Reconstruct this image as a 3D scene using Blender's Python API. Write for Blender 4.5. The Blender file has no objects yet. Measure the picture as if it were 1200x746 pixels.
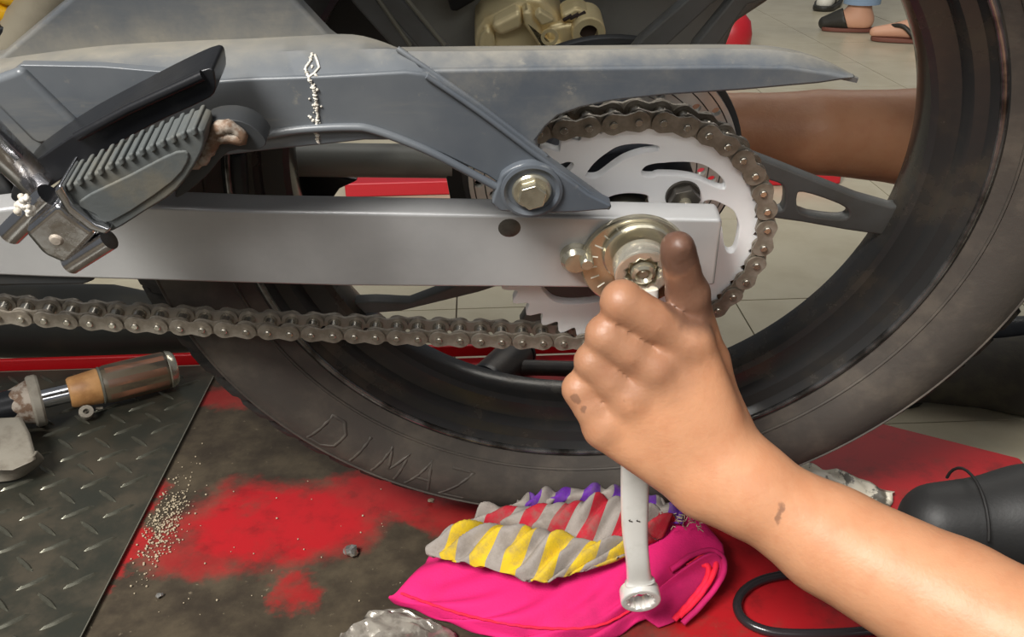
import bpy, bmesh, math, random
import numpy as np
from mathutils import Vector, Matrix

SC = bpy.context.scene
COL = SC.collection
random.seed(7)
RNG = np.random.default_rng(7)

# ------------------------------------------------------------------ camera
FPX = 1069.07
DZ = 0.0095
CAM = np.array([-0.07726, -0.59754, 0.47321 + DZ])
CR = np.array([0.999174, -0.037124, -0.016537])
CU = np.array([0.031444, 0.448379, 0.89329])
CF = np.array([0.025748, 0.893072, -0.449176])
cam = bpy.data.objects.new('camera', bpy.data.cameras.new('camera'))
COL.objects.link(cam)
cam.matrix_world = Matrix(((CR[0], CU[0], -CF[0], CAM[0]), (CR[1], CU[1], -CF[1], CAM[1]),
                           (CR[2], CU[2], -CF[2], CAM[2]), (0, 0, 0, 1)))
cam.data.sensor_width = 36
cam.data.lens = FPX / 1200 * 36
cam.data.clip_start = 0.02
SC.camera = cam

# ------------------------------------------------------------------ world, lights, exposure
SC.view_settings.view_transform = 'Standard'
SC.view_settings.look = 'None'
SC.view_settings.exposure = 0.0
SC.view_settings.gamma = 1.0
w = bpy.data.worlds.new('workshop_daylight')
SC.world = w
w.use_nodes = True
w.node_tree.nodes['Background'].inputs[0].default_value = (0.92, 0.95, 1.0, 1)
w.node_tree.nodes['Background'].inputs[1].default_value = 0.15


def area(name, loc, target, sx, sy, power, color):
    d = bpy.data.lights.new(name, 'AREA')
    d.shape = 'RECTANGLE'
    d.size, d.size_y, d.energy, d.color = sx, sy, power, color
    o = bpy.data.objects.new(name, d)
    COL.objects.link(o)
    o.location = loc
    o.rotation_euler = (Vector(target) - Vector(loc)).to_track_quat('-Z', 'Y').to_euler()
    return o


area('front_left_key', (-1.0, -1.35, 1.95), (0, 0, 0.25), 0.8, 0.6, 104, (1, 0.97, 0.92))  # added key light, unseen at front left, brighter towards the left
area('front_fill_strip', (0.0, -2.7, 1.9), (0, 0, 0.3), 4.2, 0.5, 24, (1, 0.98, 0.95))  # added fill strip, gives the swingarm edge its bright line
area('ceiling_tube_lamp', (-0.2, 0.1, 2.4), (-0.1, 0.1, 0), 2.0, 0.3, 8, (1, 0.98, 0.95))
area('back_ceiling_lamp', (1.2, 2.8, 2.6), (1.2, 2.6, 0), 2.5, 0.6, 30, (1, 0.95, 0.86))

# ------------------------------------------------------------------ frame helpers
LEAN = math.radians(15.2)          # the motorcycle leans towards the viewer on its side stand
ML = np.array([[1, 0, 0], [0, math.cos(LEAN), -math.sin(LEAN)], [0, math.sin(LEAN), math.cos(LEAN)]])
OFF = np.array([0, 0, DZ])
ZC = 0.293                          # axle height in the motorcycle's own frame


def ray(px, py):
    return CF + (px - 600) / FPX * CR - (py - 373) / FPX * CU


def gz(px, py, z=0.0):              # world point at height z
    r = ray(px, py)
    return CAM + r * ((z - CAM[2]) / r[2])


def cd(px, py, d):                  # world point at distance d along the view axis
    return CAM + ray(px, py) * d


def bk(px, py, y):                  # motorcycle-frame point in the plane y
    r = ML.T @ ray(px, py)
    c = ML.T @ (CAM - OFF)
    return c + r * ((y - c[1]) / r[1])


def w2b(P):
    return ML.T @ (np.array(P) - OFF)


# ------------------------------------------------------------------ object helpers
def link(o, parent=None):
    COL.objects.link(o)
    if parent is not None:
        o.parent = parent
    return o


def props(o, label=None, cat=None, group=None, kind=None):
    if label: o['label'] = label
    if cat: o['category'] = cat
    if group: o['group'] = group
    if kind: o['kind'] = kind
    return o


def empty(name, loc=(0, 0, 0), parent=None, **k):
    o = bpy.data.objects.new(name, None)
    o.empty_display_size = 0.05
    o.location = loc
    return props(link(o, parent), **k)


def mesh_obj(name, me, m, parent=None, smooth=40, bevel=0, bseg=2, **k):
    me.name = name
    o = bpy.data.objects.new(name, me)
    for mm in (m if isinstance(m, (list, tuple)) else [m]):
        me.materials.append(mm)
    if smooth:
        me.shade_smooth()
        if smooth < 180:
            me.set_sharp_from_angle(angle=math.radians(smooth))
    if bevel:
        b = o.modifiers.new('bevel', 'BEVEL')
        b.width, b.segments, b.limit_method, b.angle_limit = bevel, bseg, 'ANGLE', math.radians(35)
        b.harden_normals = True
    return props(link(o, parent), **k)


def bm_obj(name, bm, m, parent=None, **k):
    bmesh.ops.recalc_face_normals(bm, faces=bm.faces[:])
    me = bpy.data.meshes.new(name)
    bm.to_mesh(me)
    bm.free()
    return mesh_obj(name, me, m, parent, **k)


def prism_bm(front, back, bm=None):
    bm = bm or bmesh.new()
    a = [bm.verts.new(p) for p in front]
    b = [bm.verts.new(p) for p in back]
    n = len(a)
    bm.faces.new(a)
    bm.faces.new(b[::-1])
    for i in range(n):
        bm.faces.new((a[i], b[i], b[(i + 1) % n], a[(i + 1) % n]))
    return bm


def px_prism(name, pts, y0, y1, m, parent, bevel=0.0015, sm=False, bm=None, **k):
    """outline drawn in the motorcycle plane y0, extruded straight back to y1"""
    if sm:
        pts = smooth_closed(pts, sm if isinstance(sm, int) and sm > 1 else 4)
    f = [bk(x, y, y0) for x, y in pts]
    b = [np.array([p[0], y1, p[2]]) for p in f]
    return bm_obj(name, prism_bm(f, b, bm), m, parent, bevel=bevel, **k)


def catmull(P, n, closed=False):
    P = [np.array(p, float) for p in P]
    out = []
    N = len(P)
    segs = N if closed else N - 1
    for i in range(segs):
        if closed:
            p0, p1, p2, p3 = P[i - 1], P[i], P[(i + 1) % N], P[(i + 2) % N]
        else:
            p0, p1, p2, p3 = P[max(i - 1, 0)], P[i], P[i + 1], P[min(i + 2, N - 1)]
        for j in range(n):
            t = j / n
            out.append(0.5 * (2 * p1 + (p2 - p0) * t + (2 * p0 - 5 * p1 + 4 * p2 - p3) * t * t
                              + (3 * p1 - p0 - 3 * p2 + p3) * t ** 3))
    if not closed:
        out.append(P[-1])
    return out


def smooth_closed(pts, n=4):
    return [tuple(p) for p in catmull(pts, n, True)]


def resample(P, n):
    P = np.array(P, float)
    s = np.concatenate([[0], np.cumsum(np.linalg.norm(np.diff(P, axis=0), axis=1))])
    t = np.linspace(0, s[-1], n)
    return np.stack([np.interp(t, s, P[:, i]) for i in range(P.shape[1])], 1)


def frame_of(d):
    d = d / np.linalg.norm(d)
    up = np.array([0, 0, 1.0]) if abs(d[2]) < 0.9 else np.array([1.0, 0, 0])
    a = np.cross(up, d)
    a /= np.linalg.norm(a)
    return a, np.cross(d, a)


def tube_bm(P, R, seg=16, bm=None, cap=True, closed=False):
    bm = bm or bmesh.new()
    P = [np.array(p, float) for p in P]
    n = len(P)
    if not hasattr(R, '__len__'):
        R = [R] * n
    rings = []
    a = None
    for i in range(n):
        d = P[min(i + 1, n - 1)] - P[max(i - 1, 0)]
        if closed:
            d = P[(i + 1) % n] - P[i - 1]
        if np.linalg.norm(d) < 1e-9:
            d = np.array([0, 0, 1.0])
        d = d / np.linalg.norm(d)
        if a is None:
            a, b = frame_of(d)
        else:
            a = a - d * (a @ d)
            a /= np.linalg.norm(a)
            b = np.cross(d, a)
        rings.append([bm.verts.new(P[i] + R[i] * (math.cos(t) * a + math.sin(t) * b))
                      for t in np.linspace(0, 2 * math.pi, seg, endpoint=False)])
    for i in range(n if closed else n - 1):
        A, B = rings[i], rings[(i + 1) % n]
        for j in range(seg):
            bm.faces.new((A[j], A[(j + 1) % seg], B[(j + 1) % seg], B[j]))
    if cap and not closed:
        bm.faces.new(rings[0][::-1])
        bm.faces.new(rings[-1])
    return bm


def tube(name, P, R, m, parent=None, seg=16, smooth=50, **k):
    return bm_obj(name, tube_bm(P, R, seg), m, parent, smooth=smooth, **k)


def lathe_bm(prof, c, axis, seg=48, bm=None, closed=False):
    """prof: list of (radius, distance along axis)"""
    bm = bm or bmesh.new()
    axis = np.array(axis, float)
    axis /= np.linalg.norm(axis)
    a, b = frame_of(axis)
    rings = []
    for r, h in prof:
        if r < 1e-6:
            rings.append([bm.verts.new(np.array(c) + axis * h)])
        else:
            rings.append([bm.verts.new(np.array(c) + axis * h + r * (math.cos(t) * a + math.sin(t) * b))
                          for t in np.linspace(0, 2 * math.pi, seg, endpoint=False)])
    n = len(rings)
    for i in range(n if closed else n - 1):
        A, B = rings[i], rings[(i + 1) % n]
        for j in range(seg):
            k = (j + 1) % seg
            if len(A) == 1 and len(B) == 1:
                continue
            if len(A) == 1:
                bm.faces.new((A[0], B[k], B[j]))
            elif len(B) == 1:
                bm.faces.new((A[j], A[k], B[0]))
            else:
                bm.faces.new((A[j], A[k], B[k], B[j]))
    return bm


def lathe(name, prof, c, axis, m, parent=None, seg=48, smooth=35, closed=False, **k):
    return bm_obj(name, lathe_bm(prof, c, axis, seg, None, closed), m, parent, smooth=smooth, **k)


def plate_mesh(splines, half, bev=0.0006):
    """flat plate with holes from closed 2-D outlines; thickness along local z"""
    cu = bpy.data.curves.new('outline', 'CURVE')
    cu.dimensions = '2D'
    cu.fill_mode = 'BOTH'
    cu.extrude = max(half - bev, 1e-4)
    cu.bevel_depth = bev
    cu.bevel_resolution = 1
    for s in splines:
        sp = cu.splines.new('POLY')
        sp.points.add(len(s) - 1)
        for q, (x, y) in zip(sp.points, s):
            q.co = (x, y, 0, 1)
        sp.use_cyclic_u = True
    o = bpy.data.objects.new('outline', cu)
    COL.objects.link(o)
    dg = bpy.context.evaluated_depsgraph_get()
    me = bpy.data.meshes.new_from_object(o.evaluated_get(dg))
    bpy.data.objects.remove(o)
    bpy.data.curves.remove(cu)
    me.materials.clear()
    return me


def bike_plate(name, splines, y, half, m, parent, bev=0.0006, shift=(0, 0), **k):
    """splines in (x,z) of the motorcycle frame -> plate standing in the plane y"""
    me = plate_mesh(splines, half, bev)
    me.transform(Matrix(((1, 0, 0, 0), (0, 0, 1, y), (0, 1, 0, 0), (0, 0, 0, 1))))
    me.flip_normals()
    return mesh_obj(name, me, m, parent, **k)


def pxs(pts, y, n=0):
    if n:
        pts = smooth_closed(pts, n)
    return [(p[0], p[2]) for p in (bk(a, b, y) for a, b in pts)]


def loft_bm(rows, bm=None, closed=False, uv=True):
    """rows: equally long lists of points"""
    bm = bm or bmesh.new()
    V = [[bm.verts.new(p) for p in r] for r in rows]
    uvl = bm.loops.layers.uv.verify() if uv else None
    nr, nc = len(V), len(V[0])
    for i in range(nr if closed else nr - 1):
        for j in range(nc - 1):
            k = (i + 1) % nr
            f = bm.faces.new((V[i][j], V[i][j + 1], V[k][j + 1], V[k][j]))
            if uv:
                for l, (a, b) in zip(f.loops, ((i, j), (i, j + 1), (i + 1, j + 1), (i + 1, j))):
                    l[uvl].uv = (b / (nc - 1), a / max(nr - 1, 1))
    return bm


def smooth_rows(rows, nu, nv):
    """rows of 3-D points -> fine grid, Catmull-Rom both ways"""
    R = [resample(catmull(r, 12), nu) for r in rows]
    cols = [catmull([r[j] for r in R], nv) for j in range(nu)]
    return [[cols[j][i] for j in range(nu)] for i in range(len(cols[0]))]


# ------------------------------------------------------------------ signed distance modelling for figures
def s_lin(c):
    return tuple((x / 12.92 if x <= 0.04045 else ((x + 0.055) / 1.055) ** 2.4) for x in c)


def smin(a, b, k):
    h = np.clip(0.5 + 0.5 * (b - a) / k, 0, 1)
    return b * (1 - h) + a * h - k * h * (1 - h)


class Field:
    def __init__(self, lo, hi, step):
        self.lo, self.step = np.array(lo, float), step
        n = np.ceil((np.array(hi) - self.lo) / step).astype(int) + 1
        self.g = np.stack(np.meshgrid(*[self.lo[i] + step * np.arange(n[i]) for i in range(3)], indexing='ij'), -1).astype(np.float32)

    def cap(self, a, b, ra, rb, flat=None):
        a, b = np.array(a, np.float32), np.array(b, np.float32)
        d = b - a
        v = self.g - a
        t = np.clip(v @ d / float(d @ d), 0, 1)
        q = v - t[..., None] * d
        if flat is not None:                       # flat: (direction, factor)
            n, f = np.array(flat[0], np.float32), flat[1]
            n = n / np.linalg.norm(n)
            q = q + (q @ n)[..., None] * n * (f - 1)
        return np.sqrt((q * q).sum(-1)) - (ra + t * (rb - ra))

    def ell(self, c, r):
        r = np.array(r, np.float32)
        q = (self.g - np.array(c, np.float32)) / r
        k = np.sqrt((q * q).sum(-1))
        return (k - 1) * float(r.min())

    def chain(self, P, R, k=0.003, flat=None):
        f = None
        for i in range(len(P) - 1):
            c = self.cap(P[i], P[i + 1], R[i], R[i + 1], flat)
            f = c if f is None else smin(f, c, k)
        return f

    def net(self, D):
        """naive surface nets -> verts, quads"""
        s = D < 0
        nx, ny, nz = D.shape
        cnt = np.zeros((nx - 1, ny - 1, nz - 1), np.float32)
        acc = np.zeros((nx - 1, ny - 1, nz - 1, 3), np.float32)
        corners = [(i, j, k) for i in (0, 1) for j in (0, 1) for k in (0, 1)]
        sl = lambda c: (slice(c[0], nx - 1 + c[0]), slice(c[1], ny - 1 + c[1]), slice(c[2], nz - 1 + c[2]))
        for a in corners:
            for ax in range(3):
                if a[ax]:
                    continue
                b = list(a)
                b[ax] = 1
                A, B = D[sl(a)], D[sl(b)]
                cr = (A < 0) != (B < 0)
                t = np.where(cr, A / np.where(cr, A - B, 1), 0)
                p = [np.full_like(t, a[i]) for i in range(3)]
                p[ax] = t
                cnt += cr
                for i in range(3):
                    acc[..., i] += np.where(cr, p[i], 0)
        use = cnt > 0
        idx = -np.ones(use.shape, int)
        idx[use] = np.arange(use.sum())
        base = np.stack(np.nonzero(use), 1)
        V = self.lo + self.step * (base + acc[use] / cnt[use][:, None])
        Q = []
        for ax in range(3):
            b = [slice(None)] * 3
            lo, hi = list(b), list(b)
            lo[ax], hi[ax] = slice(0, -1), slice(1, None)
            A, B = s[tuple(lo)], s[tuple(hi)]
            cr = np.stack(np.nonzero(A != B), 1)
            o1, o2 = [(1, 2), (2, 0), (0, 1)][ax]
            ok = (cr[:, o1] > 0) & (cr[:, o2] > 0) & (cr[:, o1] < D.shape[o1] - 1) & (cr[:, o2] < D.shape[o2] - 1)
            cr = cr[ok]
            inside = A[tuple(cr.T)]
            e1, e2 = np.eye(3, dtype=int)[o1], np.eye(3, dtype=int)[o2]
            q = np.stack([idx[tuple((cr - x).T)] for x in (0 * e1, e1, e1 + e2, e2)], 1)
            q = np.where(inside[:, None], q, q[:, ::-1])
            Q.append(q)
        return V, np.concatenate(Q)


def sdf_mesh(name, VQ, relax=2):
    Vs, Qs, n = [], [], 0
    for V, Q in VQ:
        for _ in range(relax):
            e = np.concatenate([Q[:, [0, 1]], Q[:, [1, 2]], Q[:, [2, 3]], Q[:, [3, 0]]])
            acc = np.zeros_like(V)
            c = np.zeros(len(V))
            np.add.at(acc, e[:, 0], V[e[:, 1]])
            np.add.at(acc, e[:, 1], V[e[:, 0]])
            np.add.at(c, e[:, 0], 1)
            np.add.at(c, e[:, 1], 1)
            V = V * 0.5 + 0.5 * acc / np.maximum(c, 1)[:, None]
        Vs.append(V)
        Qs.append(Q + n)
        n += len(V)
    me = bpy.data.meshes.new(name)
    me.from_pydata(np.concatenate(Vs).tolist(), [], np.concatenate(Qs).tolist())
    me.validate()
    return me


# ------------------------------------------------------------------ materials
class NT:
    def __init__(self, name):
        self.m = bpy.data.materials.new(name)
        self.m.use_nodes = True
        self.t = self.m.node_tree
        self.p = self.t.nodes['Principled BSDF']

    def n(self, typ, ins={}, **attrs):
        x = self.t.nodes.new(typ)
        for a, v in attrs.items():
            setattr(x, a, v)
        for a, v in ins.items():
            self.set(x.inputs[a], v)
        return x

    def set(self, sock, v):
        if isinstance(v, bpy.types.NodeSocket):
            self.t.links.new(v, sock)
        elif isinstance(v, (tuple, list)) and sock.type == 'RGBA':
            sock.default_value = (*v[:3], 1)
        else:
            sock.default_value = v

    def coord(self, kind='Object'):
        return self.n('ShaderNodeTexCoord').outputs[kind]

    def noise(self, scale, detail=4, rough=0.55, co=None, dist=0.0):
        return self.n('ShaderNodeTexNoise', {'Vector': co or self.coord(), 'Scale': scale, 'Detail': detail,
                                             'Roughness': rough, 'Distortion': dist}).outputs['Fac']

    def ramp(self, v, lo, hi, a=0.0, b=1.0):
        return self.n('ShaderNodeMapRange', {'Value': v, 'From Min': lo, 'From Max': hi, 'To Min': a, 'To Max': b},
                      interpolation_type='SMOOTHSTEP').outputs[0]

    def mix(self, f, a, b):
        x = self.n('ShaderNodeMix', data_type='RGBA')
        self.set(x.inputs[0], f)
        self.set(x.inputs[6], a)
        self.set(x.inputs[7], b)
        return x.outputs[2]

    def math(self, op, a, b=0.0):
        return self.n('ShaderNodeMath', {0: a, 1: b}, operation=op).outputs[0]

    def bump(self, h, strength, dist=0.001):
        b = self.n('ShaderNodeBump', {'Height': h, 'Strength': strength, 'Distance': dist})
        self.set(self.p.inputs['Normal'], b.outputs[0])

    def blob(self, c, r, co, soft=(0.55, 1.1)):
        """1 inside an ellipsoid at c with radii r"""
        v = self.n('ShaderNodeVectorMath', {0: co, 1: tuple(c)}, operation='SUBTRACT').outputs[0]
        v = self.n('ShaderNodeVectorMath', {0: v, 1: tuple(1 / x for x in r)}, operation='MULTIPLY').outputs[0]
        l = self.n('ShaderNodeVectorMath', {0: v}, operation='LENGTH').outputs['Value']
        return self.ramp(l, soft[0], soft[1], 1.0, 0.0)


def rgb(*c):
    return s_lin(tuple(x / 255 for x in c))


def mat(name, c, rough=0.5, metal=0.0, c2=None, scale=30, lo=0.42, hi=0.68, amt=1.0, bump=0.0, bscale=200,
        rough2=None, spec=None, coat=0.0, stretch=None):
    t = NT(name)
    t.p.inputs['Roughness'].default_value = rough
    t.p.inputs['Metallic'].default_value = metal
    t.p.inputs['Base Color'].default_value = (*c, 1)
    if spec is not None:
        t.p.inputs['Specular IOR Level'].default_value = spec
    t.p.inputs['Coat Weight'].default_value = coat
    co = t.coord()
    if stretch:
        co = t.n('ShaderNodeMapping', {'Vector': co, 'Scale': stretch}).outputs[0]
    if c2 is not None:
        f = t.ramp(t.noise(scale, 6, 0.62, co), lo, hi, 0, amt)
        t.set(t.p.inputs['Base Color'], t.mix(f, c, c2))
        if rough2 is not None:
            t.set(t.p.inputs['Roughness'], t.ramp(f, 0, 1, rough, rough2))
    if bump:
        t.bump(t.noise(bscale, 5, 0.6, co), bump)
    return t.m


M = {}
M['tile'] = mat('glazed_floor_tile', rgb(196, 188, 164), 0.28, 0, rgb(178, 168, 142), 9, 0.35, 0.7, 0.7)
M['grout'] = mat('tile_grout', rgb(88, 80, 66), 0.9)
M['rubber'] = mat('tyre_rubber', rgb(68, 63, 58), 0.62, 0, rgb(98, 90, 80), 26, 0.42, 0.75, 0.7, 0.25, 240)
M['tread'] = mat('tread_rubber', rgb(40, 38, 36), 0.75, 0, rgb(80, 72, 60), 50, 0.5, 0.8, 0.6, 0.3, 260)
M['rim'] = mat('black_rim_paint', rgb(54, 54, 54), 0.22, 0.3, rgb(82, 74, 62), 18, 0.45, 0.72, 0.75, 0.1, 150, 0.55)
M['spoke'] = mat('grey_spoke_paint', rgb(92, 93, 92), 0.42, 0.3, rgb(76, 74, 68), 30, 0.4, 0.7, 0.6)
M['hub'] = mat('dark_hub_metal', rgb(62, 65, 72), 0.45, 0.5, rgb(42, 42, 44), 40)
M['sprocket'] = mat('bare_sprocket_metal', rgb(250, 250, 250), 0.34, 0.0, rgb(240, 238, 232), 25, 0.5, 0.8, 0.6)
M['chain'] = mat('oily_chain_steel', rgb(158, 150, 138), 0.42, 0.35, rgb(112, 102, 88), 70, 0.4, 0.7, 0.8, 0.15, 300)
M['pin'] = mat('chain_pin_steel', rgb(190, 184, 172), 0.25, 0.9)
M['alu'] = mat('swingarm_grey_paint', rgb(186, 186, 186), 0.30, 0.35, rgb(158, 158, 159), 9, 0.4, 0.75, 0.6, 0.05, 90)
M['dustalu'] = mat('dusty_metal', rgb(150, 140, 122), 0.8)
M['zinc'] = mat('zinc_plated_steel', rgb(206, 200, 180), 0.24, 0.85, rgb(150, 142, 122), 60, 0.5, 0.75, 0.7)
M['darksteel'] = mat('dark_greasy_steel', rgb(92, 88, 82), 0.4, 0.7, rgb(56, 52, 48), 60)
M['chrome'] = mat('worn_chrome', rgb(205, 205, 208), 0.16, 1.0, rgb(132, 118, 98), 40, 0.52, 0.75, 0.8, 0.1, 120, 0.5)
M['black'] = mat('black_painted_metal', rgb(26, 27, 30), 0.32, 0.1, rgb(56, 56, 56), 35, 0.5, 0.8, 0.6, 0.1, 150)
M['dark'] = mat('dark_plastic', rgb(48, 50, 52), 0.5, 0, rgb(66, 62, 54), 20, 0.45, 0.75, 0.7)
M['darkgrey'] = mat('dark_grey_panel', rgb(150, 150, 143), 0.45, 0.1, rgb(72, 68, 58), 8, 0.4, 0.75, 0.7)
M['beigetube'] = mat('dusty_grey_tube', rgb(150, 142, 124), 0.6, 0.1, rgb(120, 112, 96), 15)
M['yellow'] = mat('yellow_spring_paint', rgb(235, 180, 25), 0.35)
M['gold'] = mat('gold_anodised_metal', rgb(244, 226, 176), 0.38, 0.3, rgb(214, 186, 124), 45, 0.5, 0.75, 0.6, 0.1, 200)
M['goldhole'] = mat('dark_bore', rgb(52, 38, 34), 0.7)
M['disc'] = mat('brake_disc_steel', rgb(226, 222, 214), 0.3, 0.6, rgb(190, 184, 172), 60, 0.5, 0.8, 0.5)
M['footrubber'] = mat('footrest_rubber', rgb(78, 82, 82), 0.72, 0, rgb(104, 98, 84), 25, 0.45, 0.75, 0.8, 0.2, 200)
M['rust'] = mat('rusty_steel', rgb(112, 88, 70), 0.7, 0.3, rgb(160, 150, 138), 110, 0.42, 0.58, 1.0, 0.5, 300)
M['putty'] = mat('white_crack_filler', rgb(214, 210, 200), 0.7, 0, rgb(170, 160, 145), 200, bump=0.5, bscale=500)
M['exhaust'] = mat('matt_dark_muffler', rgb(54, 54, 50), 0.5, 0.3, rgb(74, 70, 58), 14, 0.45, 0.75, 0.7)
M['red'] = mat('red_lift_paint', rgb(196, 24, 30), 0.35)
M['redobj'] = mat('red_plastic', rgb(190, 32, 44), 0.4)
M['pink'] = mat('magenta_microfibre', rgb(212, 18, 104), 0.85, 0, rgb(164, 10, 80), 16, 0.42, 0.75, 0.9, 0.35, 700)
M['hem'] = mat('red_hem_stitching', rgb(238, 22, 54), 0.8, 0, rgb(214, 14, 70), 90, bump=0.5, bscale=600)
M['wood'] = mat('worn_wood', rgb(138, 92, 68), 0.42, 0, rgb(104, 74, 56), 45, 0.42, 0.6, 1.0, 0.2, 60, stretch=(0.1, 1, 1))
M['wooddark'] = mat('dark_stained_wood', rgb(66, 58, 48), 0.4, 0, rgb(96, 84, 66), 45, 0.42, 0.6, 1.0, stretch=(0.1, 1, 1))
M['woodlight'] = mat('bare_wood', rgb(196, 146, 92), 0.5, 0, rgb(160, 112, 66), 40)
M['lug'] = mat('worn_bright_lug', rgb(98, 97, 86), 0.28, 0.6, rgb(70, 68, 58), 40)
M['ringsteel'] = mat('bright_ring_steel', rgb(236, 230, 214), 0.22, 0.8, rgb(190, 182, 160), 60, 0.5, 0.8, 0.6)
M['rimglint'] = mat('rim_lip_highlight', rgb(150, 150, 150), 0.2, 0.85, rgb(70, 68, 64), 30, 0.4, 0.65)  # bright metal for the imitated lip highlight
M['plateedge'] = mat('worn_plate_edge', rgb(126, 124, 112), 0.45, 0.5)
M['greymetal'] = mat('dull_grey_paint', rgb(140, 134, 122), 0.6, 0, rgb(112, 104, 92), 30)
M['blackmatt'] = mat('matt_black_metal', rgb(48, 44, 42), 0.45, 0.2, rgb(66, 58, 52), 40)
M['wrap'] = mat('crumpled_grey_film', rgb(150, 144, 134), 0.18, 0.25, rgb(90, 82, 76), 60, 0.4, 0.65, 0.8, 0.3, 160)
M['print'] = mat('printed_white_film', rgb(206, 198, 180), 0.35, 0, rgb(60, 54, 46), 55, 0.56, 0.62, 0.9, 0.2, 160)
M['foil'] = mat('silver_foil', rgb(220, 216, 208), 0.22, 0.9)
M['grit'] = mat('pale_grit', rgb(172, 158, 134), 0.9)
M['cable'] = mat('black_cable_sheath', rgb(40, 36, 38), 0.22)
M['trouser'] = mat('dark_trouser_cloth', rgb(52, 48, 42), 0.9, 0, rgb(66, 62, 50), 30, bump=0.3, bscale=500)
M['shirt'] = mat('maroon_shirt_cloth', rgb(72, 22, 24), 0.9, bump=0.3, bscale=500)
M['shoe'] = mat('black_shoe_leather', rgb(34, 34, 34), 0.55, bump=0.15, bscale=400)
M['sole'] = mat('black_shoe_sole', rgb(24, 23, 22), 0.7)
M['jeans'] = mat('blue_denim', rgb(64, 92, 132), 0.9, 0, rgb(48, 74, 112), 60, bump=0.3, bscale=500)
M['cuff'] = mat('pale_denim_cuff', rgb(140, 164, 190), 0.9)
M['fairskin'] = mat('bystander_skin', rgb(216, 164, 134), 0.55)
M['brownsole'] = mat('brown_sandal', rgb(120, 72, 58), 0.6)
M['slipper'] = mat('black_slipper', rgb(46, 44, 38), 0.5)
M['white'] = mat('white_leather', rgb(225, 222, 210), 0.5)
M['hair'] = mat('black_hair', rgb(20, 18, 16), 0.6)
M['eye'] = mat('eye_white', rgb(225, 220, 215), 0.3)
M['steelbright'] = mat('polished_tool_steel', rgb(232, 230, 224), 0.27, 0.4, rgb(196, 192, 182), 50, 0.5, 0.8, 0.6)
M['darkrim'] = mat('pink_brown_panel', rgb(150, 110, 95), 0.6)


def guard_material(name, band):
    t = NT(name)
    co = t.coord()
    base = t.mix(t.ramp(t.noise(7, 5, 0.6, co), 0.35, 0.7), rgb(76, 82, 90), rgb(100, 104, 108))
    # road dust gathers in a band along the top of the cover, in specks elsewhere
    sep = t.n('ShaderNodeSeparateXYZ', {0: co})
    top = t.ramp(t.math('ADD', sep.outputs['Y'], t.math('MULTIPLY', t.noise(40, 5, 0.7, co), 0.03)), -0.062, -0.035)
    speck = t.ramp(t.noise(90, 6, 0.7, co), 0.60, 0.76, 0, 0.55)
    streak = t.ramp(t.noise(14, 6, 0.7, t.n('ShaderNodeMapping', {'Vector': co, 'Scale': (0.4, 1, 2.4)}).outputs[0]), 0.52, 0.72, 0, 0.4)
    if not band:
        sepz = t.ramp(t.math('ADD', sep.outputs['Z'], t.math('MULTIPLY', t.noise(30, 5, 0.7, co), 0.05)), 0.476, 0.446)
        top = t.math('MULTIPLY', sepz, 0.8)
    f = t.math('MINIMUM', t.math('ADD', top, t.math('MAXIMUM', speck, streak)), 0.9)
    f = t.math('MULTIPLY', f, t.ramp(t.noise(22, 6, 0.7, co), 0.3, 0.65, 0.45, 0.9))
    t.set(t.p.inputs['Base Color'], t.mix(f, base, rgb(150, 144, 130)))
    t.set(t.p.inputs['Roughness'], t.ramp(f, 0, 1, 0.36, 0.75))
    t.bump(t.noise(160, 5, 0.6, co), 0.08)
    return t.m


M['guard'] = guard_material('dusty_grey_plastic', True)
M['panel'] = guard_material('mottled_side_panel', False)


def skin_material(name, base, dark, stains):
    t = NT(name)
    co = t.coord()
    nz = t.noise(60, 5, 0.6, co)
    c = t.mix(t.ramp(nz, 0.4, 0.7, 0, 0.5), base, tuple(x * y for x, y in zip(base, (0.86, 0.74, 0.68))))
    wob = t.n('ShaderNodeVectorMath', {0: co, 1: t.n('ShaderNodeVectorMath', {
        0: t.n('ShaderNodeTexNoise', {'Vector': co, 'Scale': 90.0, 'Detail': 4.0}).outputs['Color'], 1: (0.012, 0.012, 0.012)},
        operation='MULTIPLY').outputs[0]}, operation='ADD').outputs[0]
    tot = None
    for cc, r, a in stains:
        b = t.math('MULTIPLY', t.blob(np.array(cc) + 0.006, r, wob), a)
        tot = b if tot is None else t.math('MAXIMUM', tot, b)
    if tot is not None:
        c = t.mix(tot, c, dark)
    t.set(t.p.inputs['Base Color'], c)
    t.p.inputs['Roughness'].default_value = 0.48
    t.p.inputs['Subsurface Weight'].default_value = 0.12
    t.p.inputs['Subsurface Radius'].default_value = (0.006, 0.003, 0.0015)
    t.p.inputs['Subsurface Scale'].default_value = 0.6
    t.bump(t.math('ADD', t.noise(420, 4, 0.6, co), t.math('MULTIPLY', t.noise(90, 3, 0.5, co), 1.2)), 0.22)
    return t.m


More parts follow.
